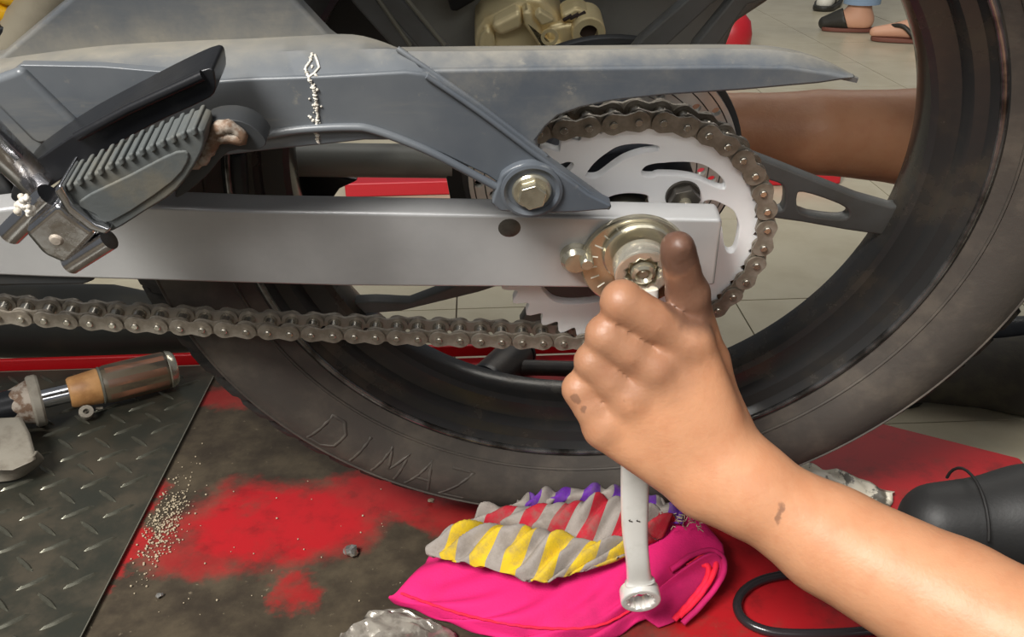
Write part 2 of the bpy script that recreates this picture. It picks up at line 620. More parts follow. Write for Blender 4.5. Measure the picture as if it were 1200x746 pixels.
def deck_material():
    t = NT('greasy_red_deck')
    co = t.coord()
    wob = t.n('ShaderNodeVectorMath', {0: co, 1: t.n('ShaderNodeVectorMath', {
        0: t.n('ShaderNodeTexNoise', {'Vector': co, 'Scale': 22.0, 'Detail': 7.0, 'Roughness': 0.65}).outputs['Color'],
        1: (0.07, 0.07, 0.0)}, operation='MULTIPLY').outputs[0]}, operation='ADD').outputs[0]
    red = None
    # patches where the red paint is still clean: photo position and size of each
    for px, py, rx, ry, a in ((330, 610, 130, 50, 1), (450, 580, 130, 30, .8), (230, 640, 75, 32, .6), (345, 690, 38, 26, .75),
                              (275, 460, 40, 18, .55), (520, 600, 70, 24, .75), (1060, 520, 260, 90, 1), (900, 690, 210, 100, 1),
                              (600, 430, 220, 40, 1), (390, 600, 60, 24, .8), (160, 620, 14, 60, .8), (700, 560, 140, 40, .8)):
        c = gz(px, py)
        ex = np.linalg.norm(gz(px + rx, py) - c)
        ey = np.linalg.norm(gz(px, py - ry) - c)
        b = t.math('MULTIPLY', t.blob((c[0] + 0.035, c[1] + 0.035, 0), (ex, ey, 1), wob, (0.6, 1.1)), a)
        red = b if red is None else t.math('MAXIMUM', red, b)
    n2 = t.noise(130, 6, 0.7, co)
    grime = t.mix(t.ramp(t.noise(20, 6, 0.65, co), 0.35, 0.7), rgb(52, 45, 37), rgb(80, 71, 57))
    grime = t.mix(t.ramp(n2, 0.62, 0.75, 0, 0.5), grime, rgb(150, 138, 116))
    red = t.math('MULTIPLY', red, t.ramp(t.noise(12, 7, 0.7, co), 0.30, 0.50, 0.35, 1.0))
    redc = t.mix(t.ramp(t.noise(35, 6, 0.7, co), 0.48, 0.74, 0, 0.6), rgb(162, 26, 32), rgb(88, 25, 26))
    t.set(t.p.inputs['Base Color'], t.mix(red, grime, redc))
    t.set(t.p.inputs['Roughness'], t.ramp(red, 0, 1, 0.62, 0.48))
    t.p.inputs['Specular IOR Level'].default_value = 0.22
    t.bump(n2, 0.15)
    return t.m


def plate_material():
    t = NT('oily_tread_plate')
    co = t.coord()
    f = t.ramp(t.noise(16, 6, 0.65, co), 0.38, 0.68)
    t.set(t.p.inputs['Base Color'], t.mix(f, rgb(56, 57, 50), rgb(76, 69, 57)))
    t.p.inputs['Metallic'].default_value = 0.35
    t.set(t.p.inputs['Roughness'], t.ramp(f, 0, 1, 0.36, 0.6))
    t.bump(t.noise(240, 5, 0.6, co), 0.12)
    return t.m


def stripe_material():
    """checked rag: coloured stripes one way, three colour bands the other"""
    t = NT('striped_rag_cloth')
    uv = t.n('ShaderNodeSeparateXYZ', {0: t.coord('UV')})
    u, v = uv.outputs[0], uv.outputs[1]
    s = t.math('FRACT', t.math('MULTIPLY', u, 6.0))
    on = t.ramp(s, 0.48, 0.50)
    band = t.mix(t.ramp(v, 0.26, 0.27), rgb(96, 34, 150), rgb(170, 22, 42))
    band = t.mix(t.ramp(v, 0.615, 0.62), band, rgb(204, 172, 26))
    dirt = t.ramp(t.noise(60, 6, 0.7), 0.42, 0.72, 0, 0.6)
    c = t.mix(on, rgb(146, 138, 131), band)
    t.set(t.p.inputs['Base Color'], t.mix(dirt, c, rgb(110, 100, 90)))
    t.p.inputs['Roughness'].default_value = 0.9
    t.bump(t.noise(900, 3, 0.5), 0.3)
    return t.m

# ================================================================== SETTING
FLOOR_Z = -0.12
fl = bm_obj('floor', prism_bm([(-3, -2.5, FLOOR_Z - 0.004), (4, -2.5, FLOOR_Z - 0.004), (4, 8, FLOOR_Z - 0.004), (-3, 8, FLOOR_Z - 0.004)],
                              [(-3, -2.5, FLOOR_Z - 0.05), (4, -2.5, FLOOR_Z - 0.05), (4, 8, FLOOR_Z - 0.05), (-3, 8, FLOOR_Z - 0.05)]),
            M['grout'], kind='structure')
TX, TY = 0.421, 0.345
tx0, ty0 = gz(535, 362, FLOOR_Z)[:2]
tme = None
for i in range(-3, 8):
    for j in range(-3, 16):
        if tme is None:
            bm = prism_bm([(0.0012, 0.0012, 0), (TX - 0.0012, 0.0012, 0), (TX - 0.0012, TY - 0.0012, 0), (0.0012, TY - 0.0012, 0)],
                          [(0.0012, 0.0012, -0.004), (TX - 0.0012, 0.0012, -0.004), (TX - 0.0012, TY - 0.0012, -0.004), (0.0012, TY - 0.0012, -0.004)])
            o = bm_obj('tile', bm, M['tile'], fl, smooth=0)
            tme = o.data
        else:
            o = link(bpy.data.objects.new('tile', tme), fl)
        o.location = (tx0 + i * TX, ty0 + j * TY, FLOOR_Z + random.uniform(-0.0003, 0.0003))

# ================================================================== LIFT
lift = empty('service_lift', (-0.2, 0.0, FLOOR_Z), label='low red lift platform under the tyre, its paint worn and greasy', cat='lift')
lo = np.array(lift.location)
fy = gz(560, 418)[1]
corner = gz(1195, 536)
taper = np.array([0.047, fy, 0])
outline = [(-1.6, -0.75), (0.40, -0.75), (corner[0], corner[1]), (taper[0], fy), (-1.6, fy)]
DECKM = deck_material()
z1 = 0.0
o = bm_obj('deck', prism_bm([(x - lo[0], y - lo[1], z1 - lo[2]) for x, y in outline],
                            [(x - lo[0], y - lo[1], z1 - 0.03 - lo[2]) for x, y in outline]), DECKM, lift, bevel=0.002)
# keep the pattern coordinates in world space: shift the mesh, not the object
for ob in (o,):
    ob.data.transform(Matrix.Translation(Vector(lo)))
    ob.location = tuple(-lo)
rz = gz(560, 403)  # top of the raised back rail
H = 0.0145


def box_bm(x0, x1, y0, y1, z0, z1, bm=None):
    return prism_bm([(x0, y0, z1), (x1, y0, z1), (x1, y1, z1), (x0, y1, z1)],
                    [(x0, y0, z0), (x1, y0, z0), (x1, y1, z0), (x0, y1, z0)], bm)


bm_obj('edge_rail', box_bm(-1.4, 0.26, fy - lo[1], fy + 0.006 - lo[1], z1 + 0.0002 - lo[2], z1 + H - lo[2]), M['red'], lift, bevel=0.002)
bm = bmesh.new()
ins = [(-1.4, -0.45), (0.40, -0.45), (corner[0] - .03, corner[1] - .03), (taper[0] - .02, fy - .03), (-1.4, fy - .03)]
prism_bm([(x - lo[0], y - lo[1], -0.0302 - lo[2]) for x, y in ins], [(x - lo[0], y - lo[1], 0.0) for x, y in ins], bm)
bm_obj('skirt', bm, M['black'], lift)

# ribbed steel plate lying on the deck
pr1, pr2 = gz(247, 448, .004), gz(95, 746, .004)
d = (pr2 - pr1) / np.linalg.norm(pr2 - pr1)
pA, pB = pr1 - d * ((fy - .012 - pr1[1]) / -d[1]), pr1 + d * 0.75
poly = [(-1.1, pB[1]), (pB[0], pB[1]), (pA[0], fy - 0.006), (-1.1, fy - 0.006)]
PLM = plate_material()
plate = bm_obj('tread_plate', prism_bm([(x, y, 0.0045) for x, y in poly], [(x, y, 0.0015) for x, y in poly]), PLM, None, bevel=0.0012,
               label='oily steel tread plate with raised lozenges lying on the lift deck', cat='metal plate')
bm_obj('worn_edge', prism_bm([tuple(pA - d * 0 + np.array([0, 0, .0003])), tuple(pB + np.array([0, 0, .0003])), tuple(pB + np.array([-.002, 0, .0003])), tuple(pA + np.array([-.002, 0, .0003]))],
                             [tuple(pA), tuple(pB), tuple(pB + np.array([-.002, 0, 0])), tuple(pA + np.array([-.002, 0, 0]))]),
       M['plateedge'], plate, label='bright worn edge')
lug = None
LS = 0.0215
n_lug = 0
for i in range(-34, 6):
    for j in range(-22, 16):
        if (i + j) % 2:
            pass
        x = -0.372 + (i + (0.5 if j % 2 else 0)) * 0.034
        y = 0.0 + j * 0.0205
        edge = pA[0] + (pB[0] - pA[0]) * ((pA[1] - y) / (pA[1] - pB[1]))
        if x > edge - 0.011 or y > fy - 0.02:
            continue
        r = np.array([x, y, 0.004]) - CAM
        dd = r @ CF
        if dd < .2:
            continue
        px, py = 600 + FPX * (r @ CR) / dd, 373 - FPX * (r @ CU) / dd
        if px < -25 or py > 775 or px > 270:
            continue
        if lug is None:
            L, W, hh = 0.0135, 0.0024, 0.0018
            out = [(L * math.cos(t), W * math.sin(t) * (1 - .25 * abs(math.cos(t)))) for t in np.linspace(0, 2 * math.pi, 14, endpoint=False)]
            b2 = bmesh.new()
            top = [b2.verts.new((a * .72, b * .35, hh)) for a, b in out]
            bot = [b2.verts.new((a, b, 0)) for a, b in out]
            b2.faces.new(top)
            for k in range(14):
                b2.faces.new((bot[k], bot[(k + 1) % 14], top[(k + 1) % 14], top[k]))
            ob = bm_obj('raised_lug', b2, M['lug'], plate, smooth=35)
            lug = ob.data
        else:
            ob = link(bpy.data.objects.new('raised_lug', lug), plate)
        ob.location = (x, y, 0.0045)
        ob.rotation_euler = (0, 0, math.radians(38 if j % 2 else -40) + random.uniform(-.04, .04))
        n_lug += 1

# ================================================================== MOTORCYCLE
bike = empty('motorcycle', OFF, label='dusty grey motorcycle leaning over, rear wheel, swingarm and chain in view', cat='motorcycle')
bike.rotation_euler = (LEAN, 0, 0)

# ---- rear wheel
wheel = empty('rear_wheel', (0, 0, 0), bike)
WC = np.array([0, 0, ZC])


def ring_mesh(prof, seg, fn=None):
    """lathe about the axle (local y); prof of (radius, y); fn(theta, r, y) may displace"""
    bm = bmesh.new()
    rings = []
    for k in range(seg):
        t = 2 * math.pi * k / seg
        ring = []
        for i, (r, y) in enumerate(prof):
            rr, yy = fn(t, k, i, r, y) if fn else (r, y)
            ring.append(bm.verts.new((rr * math.cos(t), yy, ZC + rr * math.sin(t))))
        rings.append(ring)
    for k in range(seg):
        A, B = rings[k], rings[(k + 1) % seg]
        for i in range(len(prof) - 1):
            bm.faces.new((A[i], A[i + 1], B[i + 1], B[i]))
    return bm


half = [(.226, .004), (.2305, -.0005), (.236, -.004), (.243, -.0095), (.251, -.0150), (.260, -.0180), (.269, -.0185), (.2775, -.0172),
        (.2805, -.0158), (.2822, -.0122), (.2905, -.0085), (.2982, -.0030), (.3022, .0040), (.3042, .014), (.3050, .035)]
prof = half + [(r, .07 - y) for r, y in half[-2::-1]]
NT_ = 68
SEG = NT_ * 8


def groove(t, k, i, r, y):
    ph = (k % 8)
    mid = len(half) - 1
    m = i if i <= mid else 2 * mid - i
    if m >= 9:
        # slanting grooves across the shoulder
        q = (k + (m - 9) * 1.2 + (0 if i <= mid else 4)) % 8
        if q < 2.2 and m < 13:
            return r - .0075, y + (.002 if i <= mid else -.002) * (m == 9)
    return r, y


bm = ring_mesh(prof, SEG, groove)
for f in bm.faces:
    q = f.calc_center_median()
    f.material_index = 1 if math.hypot(q.x, q.z - ZC) > .2795 else 0
tyre = bm_obj('tyre', bm, [M['rubber'], M['tread']], wheel, smooth=32)
# raised line around the bead and near the shoulder
for R_, y_, rr in ((.239, -.0066, .0011), (.2790, -.0168, .0010)):
    P = [np.array([R_ * math.cos(t), y_, ZC + R_ * math.sin(t)]) for t in np.linspace(0, 2 * math.pi, 160, endpoint=False)]
    bm_obj('sidewall_line', tube_bm(P, rr, 6, closed=True), M['rubber'], wheel, smooth=60)

rp = [(.2305, -.0006), (.2320, .0015), (.2325, .0045), (.2290, .0050), (.2268, .0030), (.2240, .0022), (.2215, .0040), (.2190, .0085), (.2165, .0115), (.2110, .0125),
      (.2085, .0150), (.2070, .0200), (.2045, .0230), (.1985, .0245), (.1945, .0270), (.1915, .0310)]
rp = [(.2325, .0045), (.2322, .0005), (.2290, -.0008), (.2262, .0006), (.2240, .0040), (.2222, .0075), (.2185, .0090), (.2150, .0105), (.2125, .0140),
      (.2110, .0180), (.2075, .0195), (.1990, .0208), (.1955, .0235), (.1940, .0290)]
rprof = rp + [(.1935, .035)] + [(r, .07 - y) for r, y in rp[::-1]]
outer = [(.2325, .0655), (.2200, .060), (.2130, .050), (.2120, .035), (.2130, .020), (.2200, .010), (.2325, .0045)]
bm = ring_mesh(rprof + outer[1:-1] + [rprof[0]], 160)
bmesh.ops.remove_doubles(bm, verts=bm.verts[:], dist=1e-5)
bm_obj('rim', bm, M['rim'], wheel, smooth=28)

P = [np.array([.2272 * math.cos(t), .0006, ZC + .2272 * math.sin(t)]) for t in np.linspace(0, 2 * math.pi, 200, endpoint=False)]  # added bright ring imitates the highlight along the dark rim lip
bm_obj('rim_lip_glint', tube_bm(P, .0024, 10, closed=True), M['rimglint'], wheel, smooth=180, label='bright ring standing in for the highlight on the rim lip')

# ---- spokes
SY = .035


def spoke(outline, holes=(), y=SY, half_=.0045):
    return bike_plate('spoke', [pxs(outline, y)] + [pxs(h, y, 3) for h in holes], y, half_, M['spoke'], wheel, .0015)


spoke([(868, 176), (905, 190), (960, 212), (1003, 229), (1042, 240), (1062, 238), (1078, 250), (1066, 268), (1032, 269), (990, 263), (940, 254), (904, 249), (868, 246)],
      [[(930, 224), (940, 219), (975, 230), (993, 240), (993, 251), (975, 254), (934, 246)], [(880, 203), (904, 206), (917, 212), (921, 224), (917, 243), (900, 243), (878, 236)]])
spoke([(725, 78), (752, 44), (812, -8), (850, -40), (880, -60), (905, -55), (860, -20), (830, 0), (776, 50), (752, 85)])
spoke([(800, 88), (815, 50), (856, 0), (880, -35), (910, -50), (900, -10), (872, 0), (836, 50), (822, 88)])
for a, b, c, e in ((418, 0, 468, 56), (448, 0, 497, 56)):
    spoke([(a - 30, b - 46), (a, b), (c, e), (c + 28, e + 40), (c + 62, e + 60), (c + 52, e + 22), (c + 26, e), (a + 24, b), (a - 2, b - 46)])
# light edge beads on the spoke pair
for (x0, y0, x1, y1) in ((440, -6, 481, 53), (474, -4, 521, 53)):
    P = [bk(x0, y0, SY - .005), bk(x1, y1, SY - .005)]
    bm_obj('spoke_edge', tube_bm(P, .0013, 8), M['plateedge'], wheel, label='pale worn spoke edge')
spoke([(480, 352), (440, 350), (400, 352), (372, 372), (378, 392), (400, 380), (420, 362), (470, 358), (560, 336), (640, 310), (640, 296), (560, 322)])
spoke([(640, 330), (625, 352), (612, 372), (640, 392), (690, 396), (735, 410), (760, 470), (790, 468), (765, 400), (740, 330), (705, 318)])

# ---- hub, disc, sprocket
HUBC = np.array([0, 0, ZC])
lathe('hub', [(0, -.012), (.030, -.012), (.046, -.010), (.052, 0), (.052, .02), (.040, .03), (.040, .06), (.060, .075), (.060, .082), (0, .082)],
      HUBC, (0, 1, 0), M['hub'], wheel, 64)
YS = -.0305
sc_c = np.array([.0042, .2953])
RS = .0791
teeth = 38
TPH = 0.0
NP_ = teeth * 8
sp_out = []
SPH = 0.02
for k in range(NP_):
    t = 2 * math.pi * k / NP_ + SPH
    q = (k % 8) / 8
    r = RS - .0030 - .0036 * math.cos(2 * math.pi * q)
    sp_out.append((sc_c[0] + r * math.cos(t), sc_c[1] + r * math.sin(t)))


def z1(pts):
    return [(620 + x / 5.33, 110 + y / 5.33) for x, y in pts]


def z2(pts):
    return [(760 + x / 5.33, 110 + y / 5.33) for x, y in pts]


def z3(pts):
    return [(780 + x / 5.33, 240 + y / 5.33) for x, y in pts]


slotA = z1([(345, 485), (400, 410), (480, 345), (560, 302), (680, 287), (795, 300), (812, 325), (795, 342), (700, 356), (600, 390), (520, 440), (440, 500), (390, 512), (355, 505)])
slotB = z1([(690, 470), (720, 430), (780, 412), (840, 407)]) + z2([(150, 402), (250, 402), (340, 420), (410, 462), (460, 510), (478, 550), (470, 575), (440, 577), (380, 555), (290, 515), (180, 497), (60, 494)]) + z1([(770, 505), (710, 500)])
slotC = z2([(328, 690), (328, 665), (348, 645), (395, 640), (450, 660), (520, 700)]) + z3([(440, 50), (458, 110), (452, 190), (432, 262), (412, 283), (385, 283), (364, 262), (352, 215), (345, 160), (335, 110), (280, 55)])
slotD = z1([(150, 400), (190, 415), (235, 402), (275, 410), (275, 440), (235, 485), (180, 530), (120, 560), (80, 520), (100, 440)])
hole = z1([(485, 626), (560, 602), (650, 597), (740, 612)]) + z2([(0, 655), (40, 700), (70, 780)]) + [(770, 268), (740, 285), (705, 275), (690, 255), (692, 240)]
sp_spl = [sp_out, pxs(slotA, YS, 3), pxs(slotB, YS, 3), pxs(slotC, YS, 3), pxs(slotD, YS, 3), pxs(hole, YS, 3)]
sp_spl.append(pxs([(633, 330), (640, 343), (652, 351), (672, 353), (700, 350), (728, 342), (735, 322), (690, 312), (645, 316)], YS, 3))
bike_plate('sprocket', sp_spl, YS, .0032, M['sprocket'], wheel, .0005)
# pale hub ring seen through the sprocket centre
pr = z1([(515, 692), (560, 667), (640, 661), (720, 682), (745, 697), (700, 720), (560, 720)])
bike_plate('hub_ring', [pxs(pr, YS + .010, 3)], YS + .010, .004, M['zinc'], wheel, .001)
c = bk(746, 243, YS + .006)
px_prism('hub_web', z1([(718, 668), (765, 628), (790, 640), (745, 696)]), YS + .004, YS + .012, M['zinc'], wheel)


def hex_prof(r, n=6, rot=0.0):
    return [(r * math.cos(2 * math.pi * k / n + rot), r * math.sin(2 * math.pi * k / n + rot)) for k in range(n)]


def hex_nut(name, c, r, h, m, parent, rot=0.2, bevel=.0006, **k):
    f = [np.array([c[0] + x, c[1] - h, c[2] + z]) for x, z in hex_prof(r, 6, rot)]
    b = [np.array([c[0] + x, c[1], c[2] + z]) for x, z in hex_prof(r, 6, rot)]
    return bm_obj(name, prism_bm(f, b), m, parent, bevel=bevel, **k)


nc = bk(800, 229, YS - .0035)
lathe('nut_washer', [(0, -.0015), (.0095, -.0015), (.0098, 0), (0, 0)], nc, (0, 1, 0), M['darksteel'], wheel, 32)
hex_nut('sprocket_nut', nc + np.array([0, -.0015, 0]), .0088, .006, M['darksteel'], wheel)
lathe('nut_stud', [(0, -.011), (.003, -.011), (.0036, -.0102), (.0036, 0), (0, 0)], nc + np.array([0, -.002, 0]), (0, 1, 0), M['zinc'], wheel, 24, label='bright stud end')

# brake disc on the far side: ring with drilled holes
YD = .062
dc = bk(706, 203, YD)[[0, 2]]
edge = bk(861, 201, YD)
RD = abs(edge[0] - dc[0])
circ = lambda c, r, n: [(c[0] + r * math.cos(2 * math.pi * k / n), c[1] + r * math.sin(2 * math.pi * k / n)) for k in range(n)]
spl = [circ(dc, RD, 96), circ(dc, RD * .66, 72)]
for i in range(24):
    for r_, o_ in ((.93, 0), (.83, .13), (.74, .22)):
        a = 2 * math.pi * i / 24 + o_ + .05
        spl.append(circ(dc + RD * r_ * np.array([math.cos(a), math.sin(a)]), .0033, 12))
bike_plate('brake_disc', spl, YD, .0022, M['disc'], wheel, .0004)
for r_ in (.70, .79, .885, .965):
    P = [np.array([dc[0] + RD * r_ * math.cos(t), YD - .0023, dc[1] + RD * r_ * math.sin(t)]) for t in np.linspace(0, 2 * math.pi, 80, endpoint=False)]
    bm_obj('disc_wear_line', tube_bm(P, .0004, 5, closed=True), M['darksteel'], wheel)
bike_plate('disc_rim', [circ(dc, RD * 1.045, 96), circ(dc, RD * .985, 96)], YD + .006, .003, M['dark'], wheel, .0005, label='dark edge behind the brake disc')

# sidewall lettering, low relief strokes following the tyre
def sidewall(theta, r):
    rr = [p[0] for p in half]
    yy = [p[1] for p in half]
    return np.array([r * math.cos(theta), np.interp(r, rr, yy) + .0011, ZC + r * math.sin(theta)])


GL = {'C': [[(1, .85), (.8, 1), (.2, 1), (0, .8), (0, .2), (.2, 0), (.8, 0), (1, .15)]],
      'I': [[(.5, 0), (.5, 1)]], 'M': [[(0, 0), (.1, 1), (.5, .35), (.9, 1), (1, 0)]],
      'A': [[(0, 0), (.5, 1), (1, 0)], [(.22, .4), (.78, .4)]],
      'D': [[(0, 0), (0, 1), (.6, 1), (1, .75), (1, .25), (.6, 0), (0, 0)]],
      'V': [[(0, 1), (.5, 0), (1, 1)]], 'Z': [[(0, 1), (1, 1), (0, 0), (1, 0)]]}
q0 = bk(385, 488, -.017)
q1 = bk(562, 560, -.017)
t0 = math.atan2(q0[2] - ZC, q0[0])
t1 = math.atan2(q1[2] - ZC, q1[0])
bm = bmesh.new()
word = 'DIMAZ'
for n, ch in enumerate(word):
    a0 = t0 + (t1 - t0) * (n / len(word) + .03)
    wd = (t1 - t0) / len(word) * .68
    for st in GL[ch]:
        P = []
        for (x0, y0), (x1, y1) in zip(st, st[1:]):
            for s in np.linspace(0, 1, 5):
                P.append(sidewall(a0 + wd * (x0 + (x1 - x0) * s), .2745 - .026 * (y0 + (y1 - y0) * s)))
        P = [p for i, p in enumerate(P) if i == 0 or np.linalg.norm(p - P[i - 1]) > 1e-5]
        tube_bm(P, .0017, 8, bm)
bm_obj('sidewall_lettering', bm, M['rubber'], wheel, smooth=60)

# ---- chain
lower = [(-60, 357), (2, 362), (58, 365.6), (116, 369.4), (174, 372.4), (240, 376.4), (312, 380), (366, 382.6), (421, 385), (486, 387.5), (552, 389.7), (604, 391.5), (640, 392.4)]
P = [bk(x, y, YS)[[0, 2]] for x, y in lower]
ang = np.radians(np.linspace(-92, 101, 120))
P += [sc_c + RS * np.array([math.cos(a), math.sin(a)]) for a in ang]
# upper run, hidden behind the guard, back to the front sprocket
P += [bk(x, y, YS)[[0, 2]] for x, y in ((652, 145), (600, 150), (520, 138), (420, 122), (250, 100), (0, 90), (-100, 86))]
P = resample(catmull(P, 3), 3000)
PITCH = .01304
s = np.concatenate([[0], np.cumsum(np.linalg.norm(np.diff(P, axis=0), axis=1))])
n = int(s[-1] / PITCH)
pins = np.stack([np.interp(np.arange(n) * PITCH + .004, s, P[:, i]) for i in (0, 1)], 1)
chain = empty('drive_chain', (0, 0, 0), bike)


def link_plate(hw, waist, L, y, th, bm):
    out = []
    for k in range(13):
        a = -math.pi / 2 + math.pi * k / 12
        out.append((L + hw * math.cos(a), hw * math.sin(a)))
    out.append((L / 2, waist))
    for k in range(13):
        a = math.pi / 2 + math.pi * k / 12
        out.append((hw * math.cos(a), hw * math.sin(a)))
    out.append((L / 2, -waist))
    return prism_bm([(x, y - th / 2, z) for x, z in out], [(x, y + th / 2, z) for x, z in out], bm)


def cyl(bm, x, y0, y1, r, seg=14):
    return lathe_bm([(0, y0), (r * .8, y0), (r, y0 + .0004), (r, y1), (0, y1)], (x, 0, 0), (0, 1, 0), seg, bm)


meshes = []
for kind in (0, 1):
    bm = bmesh.new()
    if kind == 0:      # outer link with riveted pins
        for y in (-.0068, .0068):
            link_plate(.0061, .0043, PITCH, y, .0015, bm)
        nf = len(bm.faces)
        for x in (0, PITCH):
            cyl(bm, x, -.0090, .0090, .0021)
    else:
        for y in (-.0049, .0049):
            link_plate(.0063, .0045, PITCH, y, .0016, bm)
        nf = len(bm.faces)
        for x in (0, PITCH):
            cyl(bm, x, -.0040, .0040, .0042)
    bmesh.ops.recalc_face_normals(bm, faces=bm.faces[:])
    for i, f in enumerate(bm.faces):
        f.material_index = 1 if i >= nf else 0
    me = bpy.data.meshes.new('chain_link')
    bm.to_mesh(me)
    bm.free()
    me.materials.append(M['chain'])
    me.materials.append(M['pin'])
    me.shade_smooth()
    me.set_sharp_from_angle(angle=math.radians(40))
    meshes.append(me)
for i in range(len(pins) - 1):
    o = link(bpy.data.objects.new('chain_link', meshes[i % 2]), chain)
    dx, dz = pins[i + 1] - pins[i]
    o.location = (pins[i][0], YS, pins[i][1])
    o.rotation_euler = (0, -math.atan2(dz, dx), 0)

# ---- swingarm
YA, YB = -.062, -.046
arm = px_prism('swingarm', [(-40, 250), (60, 238), (200, 243), (300, 247), (420, 249), (600, 252), (845, 257), (847, 262), (842, 300), (838, 335), (690, 338), (400, 336), (60, 326), (-40, 322)],
               YA, YB, M['alu'], bike, .0022, bseg=3)
# dark end cap edge and the worn spot
sp = bk(597, 267, YA)
lathe('worn_spot', [(0, -.0008), (.0045, -.0006), (.006, 0), (0, 0)], sp, (0, 1, 0), M['darksteel'], arm, 20)
AX = bk(752, 313, -.080)
# snail-cam chain adjuster
cen = bk(745, 304, YA - .0025)
spl = [[(cen[0] + (.0275 + .0035 * t / 6.283) * math.cos(t), cen[2] + (.0275 + .0035 * t / 6.283) * math.sin(t)) for t in np.linspace(0, 2 * math.pi, 60, endpoint=False)]]
adj = bike_plate('chain_adjuster_plate', spl, cen[1], .0022, M['zinc'], arm, .0008)
for k in range(7):
    a = math.radians(118 + 17 * k)
    p0 = cen + np.array([.0262 * math.cos(a), -.0023, .0262 * math.sin(a)])
    p1 = cen + np.array([.0215 * math.cos(a), -.0023, .0215 * math.sin(a)])
    bm_obj('index_mark', tube_bm([p0, p1], .0004, 6), M['white'], arm, label='pale index line')
pc = bk(674, 299, YA)
lathe('adjuster_stop', [(0, -.008), (.0062, -.0075), (.0082, -.005), (.0085, 0), (0, 0)], pc, (0, 1, 0), M['zinc'], arm, 32)
pc = bk(687, 303, YA - .006)
lathe('adjuster_pin', [(0, -.006), (.0030, -.006), (.0036, -.0052), (.0036, .006), (0, .006)], pc, (0, 1, 0), M['zinc'], arm, 24)
lathe('axle_washer', [(0, -.0030), (.0185, -.0030), (.0195, -.002), (.0195, 0), (0, 0)], np.array([AX[0], YA - .005, AX[2]]), (0, 1, 0), M['zinc'], arm, 48)
hex_nut('axle_nut', np.array([AX[0], YA - .008, AX[2]]), .0080, .012, M['zinc'], arm)
lathe('axle_end', [(0, -.0225), (.0022, -.0225), (.003, -.0215), (.0045, -.0235), (.0062, -.0225), (.0066, -.0205), (.0066, 0), (0, 0)],
      np.array([AX[0], YA - .002, AX[2]]), (0, 1, 0), M['zinc'], arm, 32, label='threaded axle end')
# cross tube / far arm of the swingarm and parts between guard and arm, with a stand-in for shade
tube('far_swingarm_bar', [bk(280, 186, .085), bk(530, 189, .085)], .0115, M['darkgrey'], bike, 20)
px_prism('shade_slab', [(318, 203), (385, 205), (420, 212), (398, 222), (384, 242), (318, 242)], .086, .1, M['black'], bike, .002)  # made-up dark slab, stands in for shade on the tiles behind
px_prism('caliper_bracket', [(520, 176), (545, 172), (570, 185), (592, 200), (592, 236), (575, 240), (528, 236), (522, 205)], .075, .09, M['black'], bike)
px_prism('frame_gusset', [(248, 168), (300, 160), (300, 234), (262, 236), (235, 232)], .012, .03, M['black'], bike, .004)
px_prism('frame_rib', [(266, 180), (286, 180), (290, 236), (264, 236)], .002, .02, M['dark'], bike, .003)
px_prism('frame_plate', [(-60, 170), (-10, 190), (22, 235), (34, 275), (24, 336), (-60, 340)], -.044, -.02, M['dark'], bike, .003)
px_prism('arm_buffer', [(-40, 319), (60, 323), (104, 324), (112, 329), (98, 334), (-40, 336)], -.060, -.05, M['dark'], bike, .002, label='dark rubber chain slider lip')

# ---- chain guard: rear blade behind, front cover on top
def strip(rows, name, m, parent, thick=.0025, **k):
    R = [[bk(x, y, yy) for x, y in smooth_open(r)] for yy, r in rows]
    n = 40
    R = [resample(r, n) for r in R]
    low = [[p + np.array([0, .0005, -thick]) for p in r] for r in R[::-1]]
    bm = loft_bm(R + low, closed=True)
    bm.faces.new([bm.verts[i * n] for i in range(len(R) * 2)]) if bm.verts.ensure_lookup_table() is None else None
    bm.faces.new([bm.verts[i * n + n - 1] for i in range(len(R) * 2)])
    return bm_obj(name, bm, m, parent, smooth=35, **k)


def smooth_open(r, n=6):
    return catmull(r, n)


YGB, YGA = -.072, -.079
guard_b = px_prism('rear_chain_guard', [(490, 82), (560, 81), (700, 79), (860, 77), (925, 78), (972, 85), (1006, 92), (960, 99), (870, 107), (780, 113), (716, 120), (680, 128), (655, 137), (641, 149), (629, 165), (634, 186), (600, 176), (520, 110)],
                   YGB, YGB + .006, M['guard'], bike, .0018)
strip([(YGB + .001, [(490, 82), (560, 81), (700, 79), (860, 77), (925, 78), (972, 85), (1006, 92)]),
       (YGB + .010, [(478, 60), (560, 60), (700, 58), (860, 57), (920, 60), (968, 73), (1006, 91)]),
       (YGB + .030, [(470, 55), (560, 54), (700, 53), (860, 52), (918, 56), (966, 70), (1006, 90.5)])], 'guard_top', M['guard'], guard_b)
# raised lip along the front joint of the blade
tube('guard_lip', [bk(466, 57, YGB + .004), bk(500, 80, YGB - .0015), bk(560, 122, YGB - .002), bk(640, 183, YGB - .002)], .0013, M['guard'], guard_b, 10)

